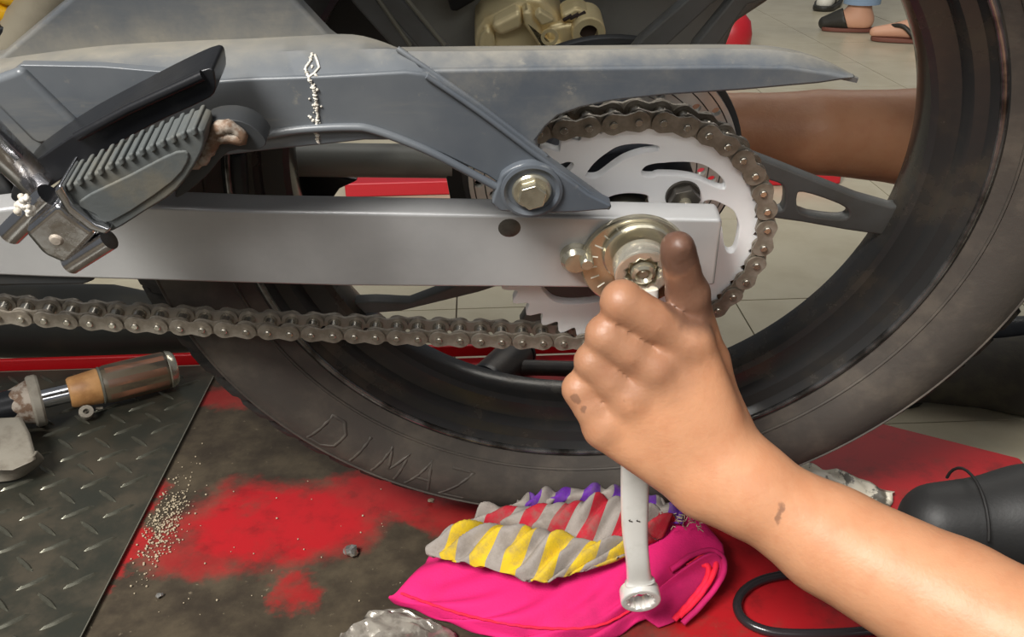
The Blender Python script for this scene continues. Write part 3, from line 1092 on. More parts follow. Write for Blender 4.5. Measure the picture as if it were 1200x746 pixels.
guard_a = px_prism('front_chain_cover', [(-40, 112), (60, 103), (130, 100), (220, 97), (300, 92), (360, 90), (420, 87), (475, 84), (500, 87), (560, 128), (632, 182), (717, 243), (712, 247), (586, 247), (585, 216), (570, 206),
                                         (545, 194), (520, 182), (490, 170), (460, 165), (427, 165), (382, 170), (320, 176), (240, 186), (100, 202), (-40, 206)],
                   YGA, YGA + .008, M['guard'], bike, .002)
strip([(YGA + .001, [(-40, 112), (60, 103), (130, 100), (220, 97), (300, 92), (360, 90), (420, 87), (475, 84), (500, 87)]),
       (YGA + .013, [(-40, 92), (60, 79), (130, 70), (220, 67), (300, 62), (360, 59), (410, 58), (450, 57), (470, 58)]),
       (YGA + .034, [(-40, 74), (60, 60), (130, 52), (220, 47), (300, 44), (360, 41), (410, 40), (440, 46), (464, 55)])], 'cover_top', M['guard'], guard_a)
tube('cover_ridge', [bk(x, y, YGA - .0012) for x, y in catmull([(302, 160), (350, 152), (410, 149), (440, 153), (500, 176), (560, 207), (584, 220)], 6)], .0020, M['guard'], guard_a, 10)
tube('cover_joint_lip', [bk(x, y, YGA - .0004) for x, y in catmull([(500, 89), (560, 130), (632, 184), (714, 243)], 4)], .0014, M['guard'], guard_a, 10)
# tab with its bolt
tab = px_prism('mounting_tab', smooth_closed([(586, 248), (585, 214), (592, 202), (612, 193), (634, 193), (660, 206), (690, 228), (714, 246)], 3), YGA - .004, YGA + .004, M['guard'], guard_a, .0015)
bc = bk(623, 223, YGA - .004)
lathe('bolt_recess', [(.0150, -.0014), (.0135, -.0018), (.0118, -.0004), (.0118, .001), (.0150, .001)], bc, (0, 1, 0), M['guard'], guard_a, 40, closed=True)
lathe('bolt_flange', [(0, -.0022), (.0088, -.0022), (.0096, -.0012), (.0096, 0), (0, 0)], bc, (0, 1, 0), M['zinc'], guard_a, 36)
hex_nut('guard_bolt', bc + np.array([0, -.002, 0]), .0072, .005, M['zinc'], guard_a, .3)
# white filler along the crack
bm = bmesh.new()
rs = random.Random(3)
pts = [(366, 62), (363, 72), (358, 80), (362, 92), (366, 100), (369, 112), (371, 124), (372, 138), (371, 152), (373, 166)]
P = []
for x, y in catmull(pts, 12):
    yy = YGA - .0004 if y > 91 else YGA + .012 * (91 - y) / 31
    P.append(bk(x + rs.uniform(-.7, .7), y, yy))
tube_bm(P, [rs.uniform(.0003, .0009) * (1.5 if rs.random() < .2 else 1) for _ in P], 7, bm)
P = [bk(x, y, YGA + .012 * (91 - y) / 31) for x, y in [(369, 64), (372, 72), (374, 79), (368, 86), (362, 90)]]
tube_bm(P, .0006, 6, bm)
for _ in range(40):
    y = rs.uniform(60, 168)
    p = bk(368 + rs.gauss(0, 3.5), y, YGA - .0003 if y > 91 else YGA + .012 * (91 - y) / 31)
    bmesh.ops.create_icosphere(bm, subdivisions=1, radius=rs.uniform(.0003, .0009), matrix=Matrix.Translation(Vector(p)))
bm_obj('crack_filler', bm, M['putty'], guard_a, smooth=60, label='jagged white filler along a crack')
# shallow recess panel at the front of the cover
px_prism('raised_panel', [(14, 84), (24, 76), (120, 78), (238, 88), (180, 112), (92, 150), (60, 128)], YGA - .0008, YGA + .004, M['guard'], guard_a, .0006)

# ---- side panel above, shock, far parts
px_prism('side_panel', [(-60, 80), (0, 66), (86, -6), (150, -60), (300, -70), (338, -8), (386, 43), (410, 60), (200, 70)], -.046, -.036, M['panel'], bike, .004)
tube('sub_frame_tube', [bk(88, -40, -.02), bk(8, 78, -.02)], .0135, M['beigetube'], bike, 20)
bm = bmesh.new()
sp0, sp1 = bk(-12, 34, .0), bk(30, -70, .0)
ax = sp1 - sp0
a_, b_ = frame_of(ax)
P = [sp0 + ax * (i / 120) + .022 * (math.cos(i * .28) * a_ + math.sin(i * .28) * b_) for i in range(121)]
tube_bm(P, .0048, 8, bm)
bm_obj('shock_spring', bm, M['yellow'], bike, smooth=60)
tube('shock_body', [sp0 - ax * .2, sp1], .014, M['goldhole'], bike, 20)
px_prism('shock_mount', [(-40, 40), (16, 28), (24, 40), (-2, 58), (-40, 80)], -.03, -.015, M['black'], bike, .003)
px_prism('inner_mudguard', [(345, -50), (460, -50), (470, 20), (475, 70), (330, 70), (352, 30)], .062, .075, M['dark'], bike, .004)
px_prism('far_side_panel', [(470, -120), (930, -140), (905, 0), (862, 28), (850, 60), (800, 70), (640, 75), (480, 75)], .15, .17, M['darkgrey'], bike, .004)
px_prism('far_panel_clip', [(518, -20), (560, -30), (560, 0), (536, 14), (528, 14)], .135, .149, M['black'], bike, .002)

# ---- gold brake calliper
YC = .112
cal = empty('brake_caliper', (0, 0, 0), bike)
px_prism('caliper_body', [(556, 62), (558, 36), (568, 24), (600, 8), (618, -6), (636, -2), (650, 14), (662, 30), (667, 62)], YC, YC + .045, M['gold'], cal, .006, bseg=3)
px_prism('piston_housing', [(575, 30), (610, 12), (614, 28), (612, 34), (586, 44), (580, 38)], YC - .010, YC + .01, M['gold'], cal, .004, bseg=3)
px_prism('caliper_lug', [(560, 62), (563, 44), (572, 32), (580, 42), (582, 62)], YC - .006, YC + .01, M['gold'], cal, .003)
px_prism('bridge', [(612, 14), (622, 12), (640, 52), (660, 52), (660, 62), (636, 62), (614, 30)], YC - .012, YC + .005, M['gold'], cal, .004, bseg=3)
px_prism('bridge_gusset', [(626, 20), (632, 12), (648, 22), (650, 26), (635, 31)], YC - .016, YC - .008, M['gold'], cal, .002)
px_prism('side_ear', [(640, 32), (662, 28), (676, 26), (688, 40), (680, 56), (640, 62)], YC - .004, YC + .02, M['gold'], cal, .004)
px_prism('bleed_block', [(656, 18), (676, 8), (690, 14), (694, 24), (680, 28), (662, 28)], YC - .004, YC + .016, M['gold'], cal, .003)
for k in range(3):
    x = 660 + k * 8
    tube('bleed_slot', [bk(x, 24 - k * 2, YC - .0045), bk(x + 10, 18 - k * 2, YC - .0045)], .0012, M['goldhole'], cal, 8)
ec = bk(689, 35, YC - .006)
lathe('bolt_eye', [(.0058, -.006), (.0100, -.006), (.0108, -.005), (.0108, .018), (.0058, .018)], ec, (0, 1, 0), M['gold'], cal, 40, closed=True)
lathe('eye_bore', [(0, 0), (.0062, 0), (.0062, .016), (0, .016)], ec, (0, 1, 0), M['goldhole'], cal, 32)
ec = bk(644, 43, YC - .012)
lathe('cast_boss', [(.0035, -.001), (.0055, -.0012), (.0058, 0), (.0035, 0)], ec, (0, 1, 0), M['gold'], cal, 28, closed=True)
lathe('small_rivet', [(0, -.003), (.002, -.0025), (.0026, 0), (0, 0)], bk(571, 33, YC), (0, 1, 0), M['gold'], cal, 16)

# ---- passenger footrest and its hanger
YH = -.108
han = px_prism('footrest_hanger', smooth_closed([(244, 80), (252, 90), (251, 110), (232, 122), (180, 146), (120, 180), (70, 212), (30, 236), (12, 232), (22, 206), (48, 184), (95, 153), (150, 124), (205, 96)], 3), YH, YH + .022, M['black'], bike, .0035, bseg=3)
px_prism('hanger_web', [(-30, 100), (14, 84), (22, 80), (92, 148), (60, 170), (46, 172), (36, 166), (-30, 100)][:-1], YGA - .0045, YGA + .002, M['guard'], han, .003)
tube('hanger_ridge', [bk(90, 160, YH - .001), bk(150, 128, YH - .001), bk(238, 88, YH - .001)], .0022, M['black'], han, 10)
tube('chrome_tube', [bk(-50, 120, YH - .004), bk(0, 172, YH - .004), bk(44, 214, YH)], .0075, M['chrome'], bike, 20)

peg = empty('passenger_footrest', (0, 0, 0), bike)
YP = -.140
px_prism('rubber_pad', smooth_closed([(70, 228), (84, 216), (144, 187), (202, 160), (230, 151), (239, 158), (236, 180), (208, 222), (170, 248), (132, 271), (116, 268), (90, 246)], 3), YP, YP + .0165, M['footrubber'], peg, .004, bseg=4)
px_prism('pad_inset', smooth_closed([(92, 236), (150, 206), (206, 178), (222, 184), (202, 214), (132, 260), (112, 252)], 3), YP - .0008, YP + .01, M['footrubber'], peg, .0016)
for k in range(13):
    t = k / 12
    x, y = 80 + 146 * t, 217 - 65 * t - 3 * math.sin(math.pi * t)
    px_prism('tread_rib', [(x - 4, y), (x + 2, y - 3), (x + 6, y + 6), (x, y + 10)], YP - .0014, YP + .0175, M['footrubber'], peg, .001)
px_prism('chrome_flange', [(62, 224), (70, 216), (84, 242), (112, 264), (131, 269), (124, 276), (104, 270), (78, 250)], YP - .004, YP + .019, M['chrome'], peg, .0015)
px_prism('hinge_block', [(26, 272), (66, 238), (82, 252), (114, 275), (78, 312), (50, 300)], YP + .002, YP + .032, M['chrome'], peg, .003)
lathe('hinge_rivet', [(0, -.0012), (.002, -.001), (.003, 0), (0, 0)], bk(66, 281, YP + .002), (0, 1, 0), M['rust'], peg, 16)
tube('hinge_lower_barrel', [bk(82, 309, YP + .006), bk(128, 280, YP + .006)], .0048, M['chrome'], peg, 18)
tube('hinge_upper_barrel', [bk(12, 274, YP + .012), bk(58, 228, YP + .012)], .0052, M['chrome'], peg, 18)
bm = bmesh.new()
for k in range(26):
    p = bk(20 + 18 * rs.random(), 228 + 24 * rs.random(), YP + .004 - .004 * rs.random())
    bmesh.ops.create_icosphere(bm, subdivisions=2, radius=rs.uniform(.0007, .0017), matrix=Matrix.Translation(Vector(p)))
bm_obj('corrosion_crust', bm, M['putty'], peg, smooth=60, label='pale crusty corrosion')
P = [bk(x, y, YP + .012) for x, y in catmull([(222, 192), (236, 186), (246, 172), (252, 156), (264, 148), (276, 152), (284, 162), (262, 160), (246, 166)], 4)]
tube('rusty_spring_clip', P, [.0022 + .0012 * rs.random() for _ in P], M['rust'], peg, 10)
px_prism('footrest_lug', smooth_closed([(236, 150), (262, 140), (292, 146), (312, 166), (300, 176), (268, 178), (240, 208), (212, 230), (206, 226), (228, 190)], 3), YP + .014, YP + .026, M['dark'], peg, .004)

# ---- silencer low on the far side, lower stay and cable
EX = catmull([w2b(gz(-260, 390, .03) + [0, .03, 0]), w2b(gz(-60, 390, .03) + [0, .03, 0]), w2b(gz(90, 391, .03) + [0, .03, 0]),
              w2b(gz(170, 394, .028) + [0, .03, 0]), w2b(gz(250, 399, .024) + [0, .03, 0])], 6)
tube('exhaust_silencer', EX, [.042] * 14 + list(np.linspace(.042, .024, len(EX) - 14)), M['exhaust'], bike, 28)

# ---- seat and tail above the frame: they shade the far side of the wheel
ty = [(-.125, .62), (-.10, .575), (.09, .69), (.13, .735), (.10, .80), (.02, .825), (-.07, .81)]
rows = []
for x, k_, up in ((-.85, 1.0, -.01), (-.5, 1.0, 0), (-.15, .95, .01), (.15, .8, .035), (.36, .5, .07), (.45, .3, .09)):
    rows.append([np.array([x, y * k_, .75 + (z - .75) * k_ + up]) for y, z in ty + ty[:1]])
bm = loft_bm(rows)
bmesh.ops.remove_doubles(bm, verts=bm.verts[:], dist=1e-6)
o = bm_obj('tail_body', bm, M['panel'], bike, smooth=60)

# ================================================================== TOOLS, CLOTHS, LITTER
# ---- ring spanner held on the axle nut
NB = ML @ np.array([0, 1.0, 0])
U0 = ML @ np.array([AX[0], -.080, AX[2]]) + OFF
L0 = cd(750, 697, .600)
span = empty('ring_spanner', tuple(L0), label='bright offset ring spanner on the axle nut, gripped in the hand', cat='spanner')


def ring_head(c, ro, ri, half_, m):
    pts = []
    for k in range(24):
        a = 2 * math.pi * k / 24
        r = ri if k % 2 else ri * .86
        pts.append((r * math.cos(a), r * math.sin(a)))
    me = plate_mesh([circ((0, 0), ro, 56), pts], half_, .0012)
    X = np.array([1.0, 0, 0])
    Z = np.cross(X, NB)
    Z /= np.linalg.norm(Z)
    me.transform(Matrix(((X[0], Z[0], NB[0], c[0] - L0[0]), (X[1], Z[1], NB[1], c[1] - L0[1]), (X[2], Z[2], NB[2], c[2] - L0[2]), (0, 0, 0, 1))))
    return mesh_obj('ring_head', me, m, span)


ring_head(U0, .0138, .0112, .0055, M['ringsteel'])
ring_head(L0, .0120, .0106, .0050, M['steelbright'])
path = catmull([U0 + (L0 - U0) * .052 - NB * .001, U0 + (L0 - U0) * .10 - NB * .002, cd(748, 400, .508), cd(745, 480, .538), cd(744, 565, .560),
                cd(744, 620, .575), cd(747, 655, .584), cd(749, 676, .593), L0 + (U0 - L0) * .0455], 5)
bm = bmesh.new()
rings = []
n = len(path)
for i, p in enumerate(path):
    d_ = path[min(i + 1, n - 1)] - path[max(i - 1, 0)]
    d_ /= np.linalg.norm(d_)
    wx = CR - d_ * (CR @ d_)
    wx /= np.linalg.norm(wx)
    wy = np.cross(d_, wx)
    t = i / (n - 1)
    wd = .0076 + .0012 * math.cos(2 * math.pi * t) ** 2 + (.0012 if t > .9 else 0)
    th = .0048
    rings.append([bm.verts.new(p - L0 + wd * np.sign(math.cos(a)) * abs(math.cos(a)) ** .7 * wx + th * np.sign(math.sin(a)) * abs(math.sin(a)) ** .7 * wy)
                  for a in np.linspace(0, 2 * math.pi, 20, endpoint=False)])
for A, B in zip(rings, rings[1:]):
    for j in range(20):
        bm.faces.new((A[j], A[(j + 1) % 20], B[(j + 1) % 20], B[j]))
bm.faces.new(rings[0][::-1])
bm.faces.new(rings[-1])
bm_obj('shaft', bm, M['steelbright'], span, smooth=50)
# stamped size marks on the shaft, raised a hair from the steel
bm = bmesh.new()
for k, x in enumerate((739, 748)):
    for st in (((x - 2, 604), (x + 1, 602), (x + 2, 605), (x - 2, 610), (x + 2, 611)),):
        for a, b in zip(st, st[1:]):
            tube_bm([cd(*a, .5665) - L0, cd(*b, .5665) - L0], .00045, 6, bm)
bm_obj('size_mark', bm, M['darksteel'], span, label='small stamped size mark')

# ---- wooden handled tool, grey stand and clip on the tread plate
tl = empty('wood_handled_tool', tuple(gz(120, 452, .0046)), label='worn wooden-handled tool with a steel shank and round flange on the tread plate', cat='hand tool')
tl0 = np.array(tl.location)
hz = .024


def tp(x, y, z=hz):
    return gz(x, y, z) - tl0


ha, hb = tp(78, 461, .0305), tp(205, 431, .0268)
hd = (hb - ha) / np.linalg.norm(hb - ha)
HL = np.linalg.norm(hb - ha)
HR = .0185


def on(t):
    return ha + hd * HL * t


lathe('handle_collar', [(0, .02 * HL), (.0135, .02 * HL), (.0150, .04 * HL), (.0175, .28 * HL), (.0170, .30 * HL), (0, .30 * HL)], ha, hd, M['woodlight'], tl, 32, label='paler bare wood collar')
lathe('pale_ring', [(.0176, 0), (.0186, .0008), (.0186, .0022), (.0176, .003)], on(.295), hd, M['plateedge'], tl, 32)
pf = [(0, .30 * HL), (.0172, .30 * HL), (.0190, .36 * HL), (.0194, .6 * HL), (.0192, .90 * HL), (.0170, .955 * HL), (.0120, .985 * HL), (0, .99 * HL)]
bm = lathe_bm(pf, ha, hd, 48)
for v in bm.verts:            # shallow flutes
    q = np.array(v.co) - ha
    h = q @ hd
    if .38 * HL < h < .92 * HL:
        r = q - hd * h
        a_, b_ = frame_of(hd)
        an = math.atan2(r @ b_, r @ a_)
        v.co = Vector(ha + hd * h + r * (1 - .075 * (0.5 + 0.5 * math.cos(an * 8))))
for f in bm.faces:
    q = np.array(f.calc_center_median()) - ha
    h = q @ hd
    r = q - hd * h
    a_, b_ = frame_of(hd)
    f.material_index = 1 if math.cos(math.atan2(r @ b_, r @ a_) * 8 + .4) > .1 or h < .37 * HL or h > .92 * HL else 0
bm_obj('handle', bm, [M['wood'], M['wooddark']], tl, smooth=60)
lathe('end_cap', [(.0188, 0), (.0196, .001), (.0180, .006), (.0150, .0085), (.0148, .0080), (.0175, .005)], on(.925), hd, M['zinc'], tl, 36)
tube('shank', [on(-.25), on(.04)], .0092, M['chrome'], tl, 20)
lathe('flange', [(0, -.004), (.0235, -.004), (.0250, -.002), (.0250, .004), (.0235, .006), (0, .006)], on(-.27), hd, M['greymetal'], tl, 40)
lathe('cone', [(0, -.028), (.0130, -.028), (.0215, -.004), (0, -.004)], on(-.27), hd, M['rust'], tl, 32)
tube('head_block', [on(-.40), on(-.62)], .0170, M['black'], tl, 8)
# grey stand foot
st0 = gz(20, 552, .005)
std = empty('grey_bracket', tuple(st0), label='dull grey bent metal bracket standing at the left frame edge on the tread plate', cat='bracket')
P0 = [(-40, 492), (22, 489), (32, 508), (38, 530), (39, 540), (14, 551), (-40, 551)]
fr = [cd(x, y, .826 + (y - 490) * -.0009) - st0 for x, y in P0]
bkp = [p + CF * .006 for p in fr]
bm_obj('upright_plate', prism_bm(fr, bkp), M['greymetal'], std, bevel=.0015)
rows = [[gz(-40, 548, .026), gz(16, 546, .026), gz(38, 536, .03), gz(44, 528, .03)],
        [gz(-40, 558, .014), gz(16, 557, .014), gz(42, 543, .016), gz(50, 534, .018)],
        [gz(-40, 566, .0075), gz(14, 563, .0075), gz(40, 550, .008), gz(52, 538, .009)]]
rows = [[p - st0 for p in r] for r in smooth_rows(rows, 24, 5)]
o = bm_obj('flared_foot', loft_bm(rows), M['greymetal'], std, smooth=60)
o.modifiers.new('thickness', 'SOLIDIFY').thickness = .002
# little clip
c0 = gz(108, 479, .007)
clip = empty('small_metal_clip', tuple(gz(109, 484, .0062)), label='small grey metal clip lying below the wooden handle', cat='clip')
lathe('eye', [(.0028, -.003), (.0062, -.003), (.0066, .003), (.0028, .003)], (0, -.012, .0085), (.3, -.5, .8), M['greymetal'], clip, 20, closed=True)
for a, b in (((92, 482), (103, 479)), ((112, 476), (120, 475))):
    bm_obj('tongue', prism_bm([gz(a[0], a[1] - 2, .009) - c0 + [0, 0, .0025], gz(b[0], b[1] - 1.5, .008) - c0 + [0, 0, .0025], gz(b[0], b[1] + 1.5, .008) - c0 + [0, 0, .0025], gz(a[0], a[1] + 2, .009) - c0 + [0, 0, .0025]],
                              [gz(a[0], a[1] - 2, .007) - c0 + [0, 0, .0025], gz(b[0], b[1] - 1.5, .006) - c0 + [0, 0, .0025], gz(b[0], b[1] + 1.5, .006) - c0 + [0, 0, .0025], gz(a[0], a[1] + 2, .007) - c0 + [0, 0, .0025]]),
           M['greymetal'], clip)

# ---- black T tool on the red deck behind the tyre
b0 = gz(590, 440, 0)
tt = empty('black_mallet', tuple(b0), label='black round-headed mallet lying on the red deck behind the tyre', cat='mallet')
h0, h1 = gz(566, 452, .0215), gz(607, 413, .0215)
tube('head', [h0 - b0, h0 + (h1 - h0) * .1 - b0, h1 - (h1 - h0) * .05 - b0, h1 - b0], [.0185, .0195, .0195, .018], M['blackmatt'], tt, 32, smooth=40)
dn = (h1 - h0) / np.linalg.norm(h1 - h0)
lathe('head_rim', [(.0175, -.002), (.0200, -.001), (.0200, .0025), (.0175, .003)], h1 - b0, dn, M['black'], tt, 36, closed=True)
lathe('head_ring', [(.0190, -.003), (.0206, -.002), (.0206, .003), (.0190, .004)], h0 + (h1 - h0) * .08 - b0, dn, M['black'], tt, 36, closed=True)
tube('handle', [gz(600, 430, .020) - b0, gz(640, 431, .019) - b0, gz(780, 436, .016) - b0], [.0085, .0080, .0085], M['blackmatt'], tt, 20)


# ---- cloths
def cloth(name, rows, nu, nv, m, thick, label, cat, wob=.0015, wf=1.0, base=None, seed=1, zmin=.0016, **k):
    """rows: list of (list of (px, py, z)), left to right; back row first"""
    R = [[gz(x, y, z) for x, y, z in r] for r in rows]
    G = smooth_rows(R, nu, nv)
    rr = np.random.default_rng(seed)
    ph = rr.uniform(0, 6.28, (6, 2))
    fr_ = rr.uniform(.6, 2.2, (6, 2))
    o0 = base if base is not None else G[-1][len(G[0]) // 2] * [1, 1, 0]
    for i, r in enumerate(G):
        for j, p in enumerate(r):
            u, v = j / (nu - 1), i / (len(G) - 1)
            dz = sum(math.sin(6.28 * (fr_[q, 0] * u * 2.4 + fr_[q, 1] * v * 1.6) * wf + ph[q, 0]) for q in range(6)) / 3
            p[2] += wob * dz * min(1, 4 * v * (1 - v) + .3)
    for r in G:
        for p in r:
            p[2] = max(p[2], zmin)
    rows_ = [[p - o0 for p in r] for r in G]
    o = bm_obj(name, loft_bm(rows_), m, None, smooth=180)
    o.location = tuple(o0)
    s = o.modifiers.new('thickness', 'SOLIDIFY')
    s.thickness, s.offset = thick, 0
    props(o, label, cat, **k)
    return o, o0


def lay(pts, zs):
    return [(x, y, z) for (x, y), z in zip(pts, zs)]


pink_rows = [
    lay([(535, 668), (600, 640), (690, 618), (760, 606), (812, 612), (840, 640)], [.004, .004, .005, .006, .006, .005]),
    lay([(506, 652), (570, 640), (660, 622), (745, 600), (812, 606), (846, 640)], [.016, .022, .026, .030, .034, .022]),
    lay([(497, 660), (565, 668), (650, 668), (735, 648), (800, 640), (848, 656)], [.018, .024, .026, .032, .030, .020]),
    lay([(482, 678), (560, 695), (640, 702), (725, 692), (790, 670), (842, 680)], [.016, .020, .022, .024, .024, .016]),
    lay([(466, 694), (550, 716), (630, 730), (700, 728), (752, 702), (800, 694)], [.012, .016, .016, .016, .016, .012]),
    lay([(456, 699), (545, 728), (628, 745), (700, 742), (750, 718), (790, 706)], [.008, .008, .008, .008, .010, .010]),
    lay([(470, 704), (548, 734), (628, 752), (702, 748), (748, 726), (786, 714)], [.002, .002, .002, .002, .004, .005]),
    lay([(500, 690), (560, 705), (630, 716), (700, 712), (745, 692), (784, 684)], [.0018, .0018, .0018, .0018, .002, .002])]
pink, p0 = cloth('pink_cloth', pink_rows, 90, 10, M['pink'], .0022, 'folded magenta pink cloth with red hem lying on the red deck', 'cloth', .0026, 1.3, seed=5)
# red stitched hems following the front fold
for off_, zz in ((0, .0115), (1, .0070)):
    pts = [(470 - 4 * off_, 695 + 3.5 * off_), (548, 721 + 5 * off_), (628, 735 + 7 * off_), (700, 733 + 7 * off_), (748, 709 + 7 * off_)]
    bm = bmesh.new()
    P = resample([gz(x, y, zz + .004 * (1 - off_)) - p0 for x, y in catmull(pts, 8)], 70)
    tube_bm([p + [0, 0, .0003 * math.sin(i * 1.7)] for i, p in enumerate(P)], .0009, 7, bm)
    bm_obj('hem', bm, M['hem'], pink, smooth=60, label='red stitched hem')
# right end of the cloth: an opened fold, layers one within the other
flap_rows = [lay([(770, 690), (812, 660), (836, 648), (848, 656)], [.020, .034, .038, .030]),
             lay([(768, 700), (806, 676), (834, 664), (849, 676)], [.016, .024, .028, .022]),
             lay([(752, 718), (786, 706), (818, 694), (840, 690)], [.010, .013, .014, .012]),
             lay([(772, 735), (790, 728), (806, 716), (822, 706)], [.003, .004, .004, .005])]
R = [[gz(x, y, z) - p0 for x, y, z in r] for r in flap_rows]
fo = bm_obj('fold_flap', loft_bm(smooth_rows(R, 30, 8)), M['pink'], pink, smooth=180)
fo.modifiers.new('thickness', 'SOLIDIFY').thickness = .002
for k, (pts, mm) in enumerate((([(796, 722), (818, 700), (836, 672), (838, 656), (826, 652), (806, 664)], 'hem'),
                               ([(790, 726), (806, 708), (826, 682), (830, 664), (818, 660)], 'hem'),
                               ([(800, 730), (826, 704), (846, 676), (848, 656), (836, 645), (812, 650), (786, 668)], 'pink'))):
    P = resample([gz(x, y, .030 - .024 * max(0, (y - 660)) / 70) - p0 for x, y in catmull(pts, 6)], 40)
    bm_obj('folded_edge', tube_bm([p + [0, 0, .0003 * math.sin(i)] for i, p in enumerate(P)], .0022, 8), M[mm], pink, smooth=60)

STR = stripe_material()
rag_rows = [
    lay([(606, 604), (650, 600), (700, 598), (760, 600), (800, 616)], [.028, .030, .030, .030, .028]),
    lay([(606, 586), (640, 577), (690, 572), (745, 574), (800, 596)], [.030, .040, .044, .042, .030]),
    lay([(602, 592), (640, 585), (690, 580), (740, 584), (800, 604)], [.034, .042, .046, .044, .032]),
    lay([(580, 600), (630, 598), (680, 594), (735, 598), (795, 614)], [.026, .030, .034, .034, .026]),
    lay([(568, 594), (612, 596), (665, 590), (728, 584), (790, 606)], [.034, .040, .048, .046, .032]),
    lay([(556, 606), (605, 612), (660, 610), (722, 606), (780, 618)], [.030, .036, .042, .042, .030]),
    lay([(545, 618), (600, 624), (650, 634), (700, 640), (760, 630)], [.024, .027, .028, .030, .028]),
    lay([(522, 622), (586, 618), (640, 622), (690, 634), (745, 634)], [.032, .044, .046, .038, .031]),
    lay([(508, 632), (572, 636), (628, 642), (676, 650), (736, 646)], [.029, .040, .042, .035, .0295]),
    lay([(499, 645), (566, 655), (624, 668), (668, 666), (726, 654)], [.024, .032, .034, .030, .0285]),
    lay([(502, 651), (567, 664), (628, 681), (662, 674), (712, 658)], [.0215, .0275, .0275, .0275, .0275])]
rag_rows = [[(x, y, z + .0130) for x, y, z in r] for r in rag_rows]
rag, r0 = cloth('striped_rag', rag_rows, 110, 6, STR, .0016, 'crumpled rag striped grey with yellow, red and purple on the pink cloth', 'rag', .0048, 2.0, seed=11, zmin=.0350)
bm = bmesh.new()
for k in range(26):
    x, y = 812 + rs.uniform(-22, 34), 606 + rs.uniform(-8, 12)
    a = gz(x, y, .048) - r0
    b = gz(x + rs.uniform(-9, 9), y + rs.uniform(2, 9), .042) - r0
    tube_bm([a, (a + b) / 2 + [rs.uniform(-.003, .003), 0, .002], b], .0004, 5, bm)
bm_obj('frayed_thread', bm, M['grit'], rag, smooth=60, kind='stuff')


def crumple(name, outline, z, n, amp, m, label, cat, seed):
    """sheet of film crumpled into ridges"""
    rows = [[gz(x, y, 0) for x, y in r] for r in outline]
    G = smooth_rows(rows, n, n // max(len(rows) - 1, 1))
    rr = random.Random(seed)
    o0 = np.array(G[len(G) // 2][n // 2])
    for r in G:
        for p in r:
            p[2] = z + amp * rr.random()
            p[0] += rr.uniform(-.0012, .0012)
    G = [[np.array(p) for p in resample(r, n * 3)] for r in G]
    o = bm_obj(name, loft_bm([[p - o0 for p in r] for r in G]), m, None, smooth=35)
    o.location = tuple(o0)
    o.modifiers.new('thickness', 'SOLIDIFY').thickness = .0006
    return props(o, label, cat)


crumple('plastic_wrapper', [[(402, 748), (430, 728), (455, 721), (472, 720)], [(395, 765), (440, 748), (490, 740), (530, 742)], [(410, 790), (450, 778), (510, 768), (540, 762)]],
        .0016, 11, .0075, M['wrap'], 'crumpled glossy grey plastic wrapper at the bottom frame edge, in front of pink cloth', 'wrapper', 3)
crumple('printed_wrapper', [[(925, 545), (960, 552), (1005, 565), (1046, 580)], [(930, 560), (965, 573), (1008, 588), (1044, 599)], [(950, 580), (980, 594), (1015, 606), (1040, 612)]],
        .002, 10, .006, M['print'], 'crumpled printed white plastic wrapper between the forearm and black shoe', 'wrapper', 5)


def nugget(name, px, py, r, m, label, cat, seed, group=None):
    rr = random.Random(seed)
    bm = bmesh.new()
    bmesh.ops.create_icosphere(bm, subdivisions=2, radius=r)
    for v in bm.verts:
        v.co *= rr.uniform(.6, 1.2)
        v.co.z *= .6
    lowz = min(v.co.z for v in bm.verts)
    for v in bm.verts:
        v.co.z -= lowz
    o = bm_obj(name, bm, m, None, smooth=15)
    o.location = tuple(gz(px, py, .0004))
    return props(o, label, cat, group)


nugget('foil_scrap', 411, 650, .0062, M['foil'], 'crumpled silver foil scrap on the greasy red deck, left of the cloths', 'scrap', 2)
nugget('pale_crumb', 187, 699, .0028, M['foil'], 'tiny pale crumb on the dark deck near the tread plate corner', 'crumb', 4)
nugget('flat_crumb', 505, 588, .0028, M['grit'], 'tiny pale crumb on red paint just below the tyre', 'crumb', 8)
bm = bmesh.new()
for k in range(520):
    x, y = rs.gauss(192, 12), rs.gauss(612, 26)
    x += (612 - y) * .35
    if k > 480:
        x, y = rs.uniform(150, 480), rs.uniform(560, 720)
    if abs(x - 187) < 10 and abs(y - 699) < 9:
        continue
    if x < 247 - (y - 448) * .51 + 8:
        continue
    r_ = rs.uniform(.0003, .0010)
    bmesh.ops.create_icosphere(bm, subdivisions=1, radius=r_, matrix=Matrix.Translation(Vector(gz(x, y, r_ + .0003))))
g0 = gz(190, 620, 0)
o = bm_obj('grit', bm, M['grit'], None, kind='stuff', label='pale loose grit scattered along the tread plate on the deck', cat='grit')

# ---- cable on the deck at the right
cb0 = gz(900, 690, 0)
P = [gz(x, y, .0045) - cb0 for x, y in catmull([(1080, 700), (1000, 684), (940, 673), (900, 677), (874, 690), (864, 708), (872, 726), (896, 738), (930, 742), (990, 741), (1060, 735)], 8)]
cable = bm_obj('black_cable', tube_bm(P, .0034, 12), M['cable'], None, smooth=60, label='shiny black cable looped on the red deck beside the pink cloth', cat='cable')
cable.location = tuple(cb0)

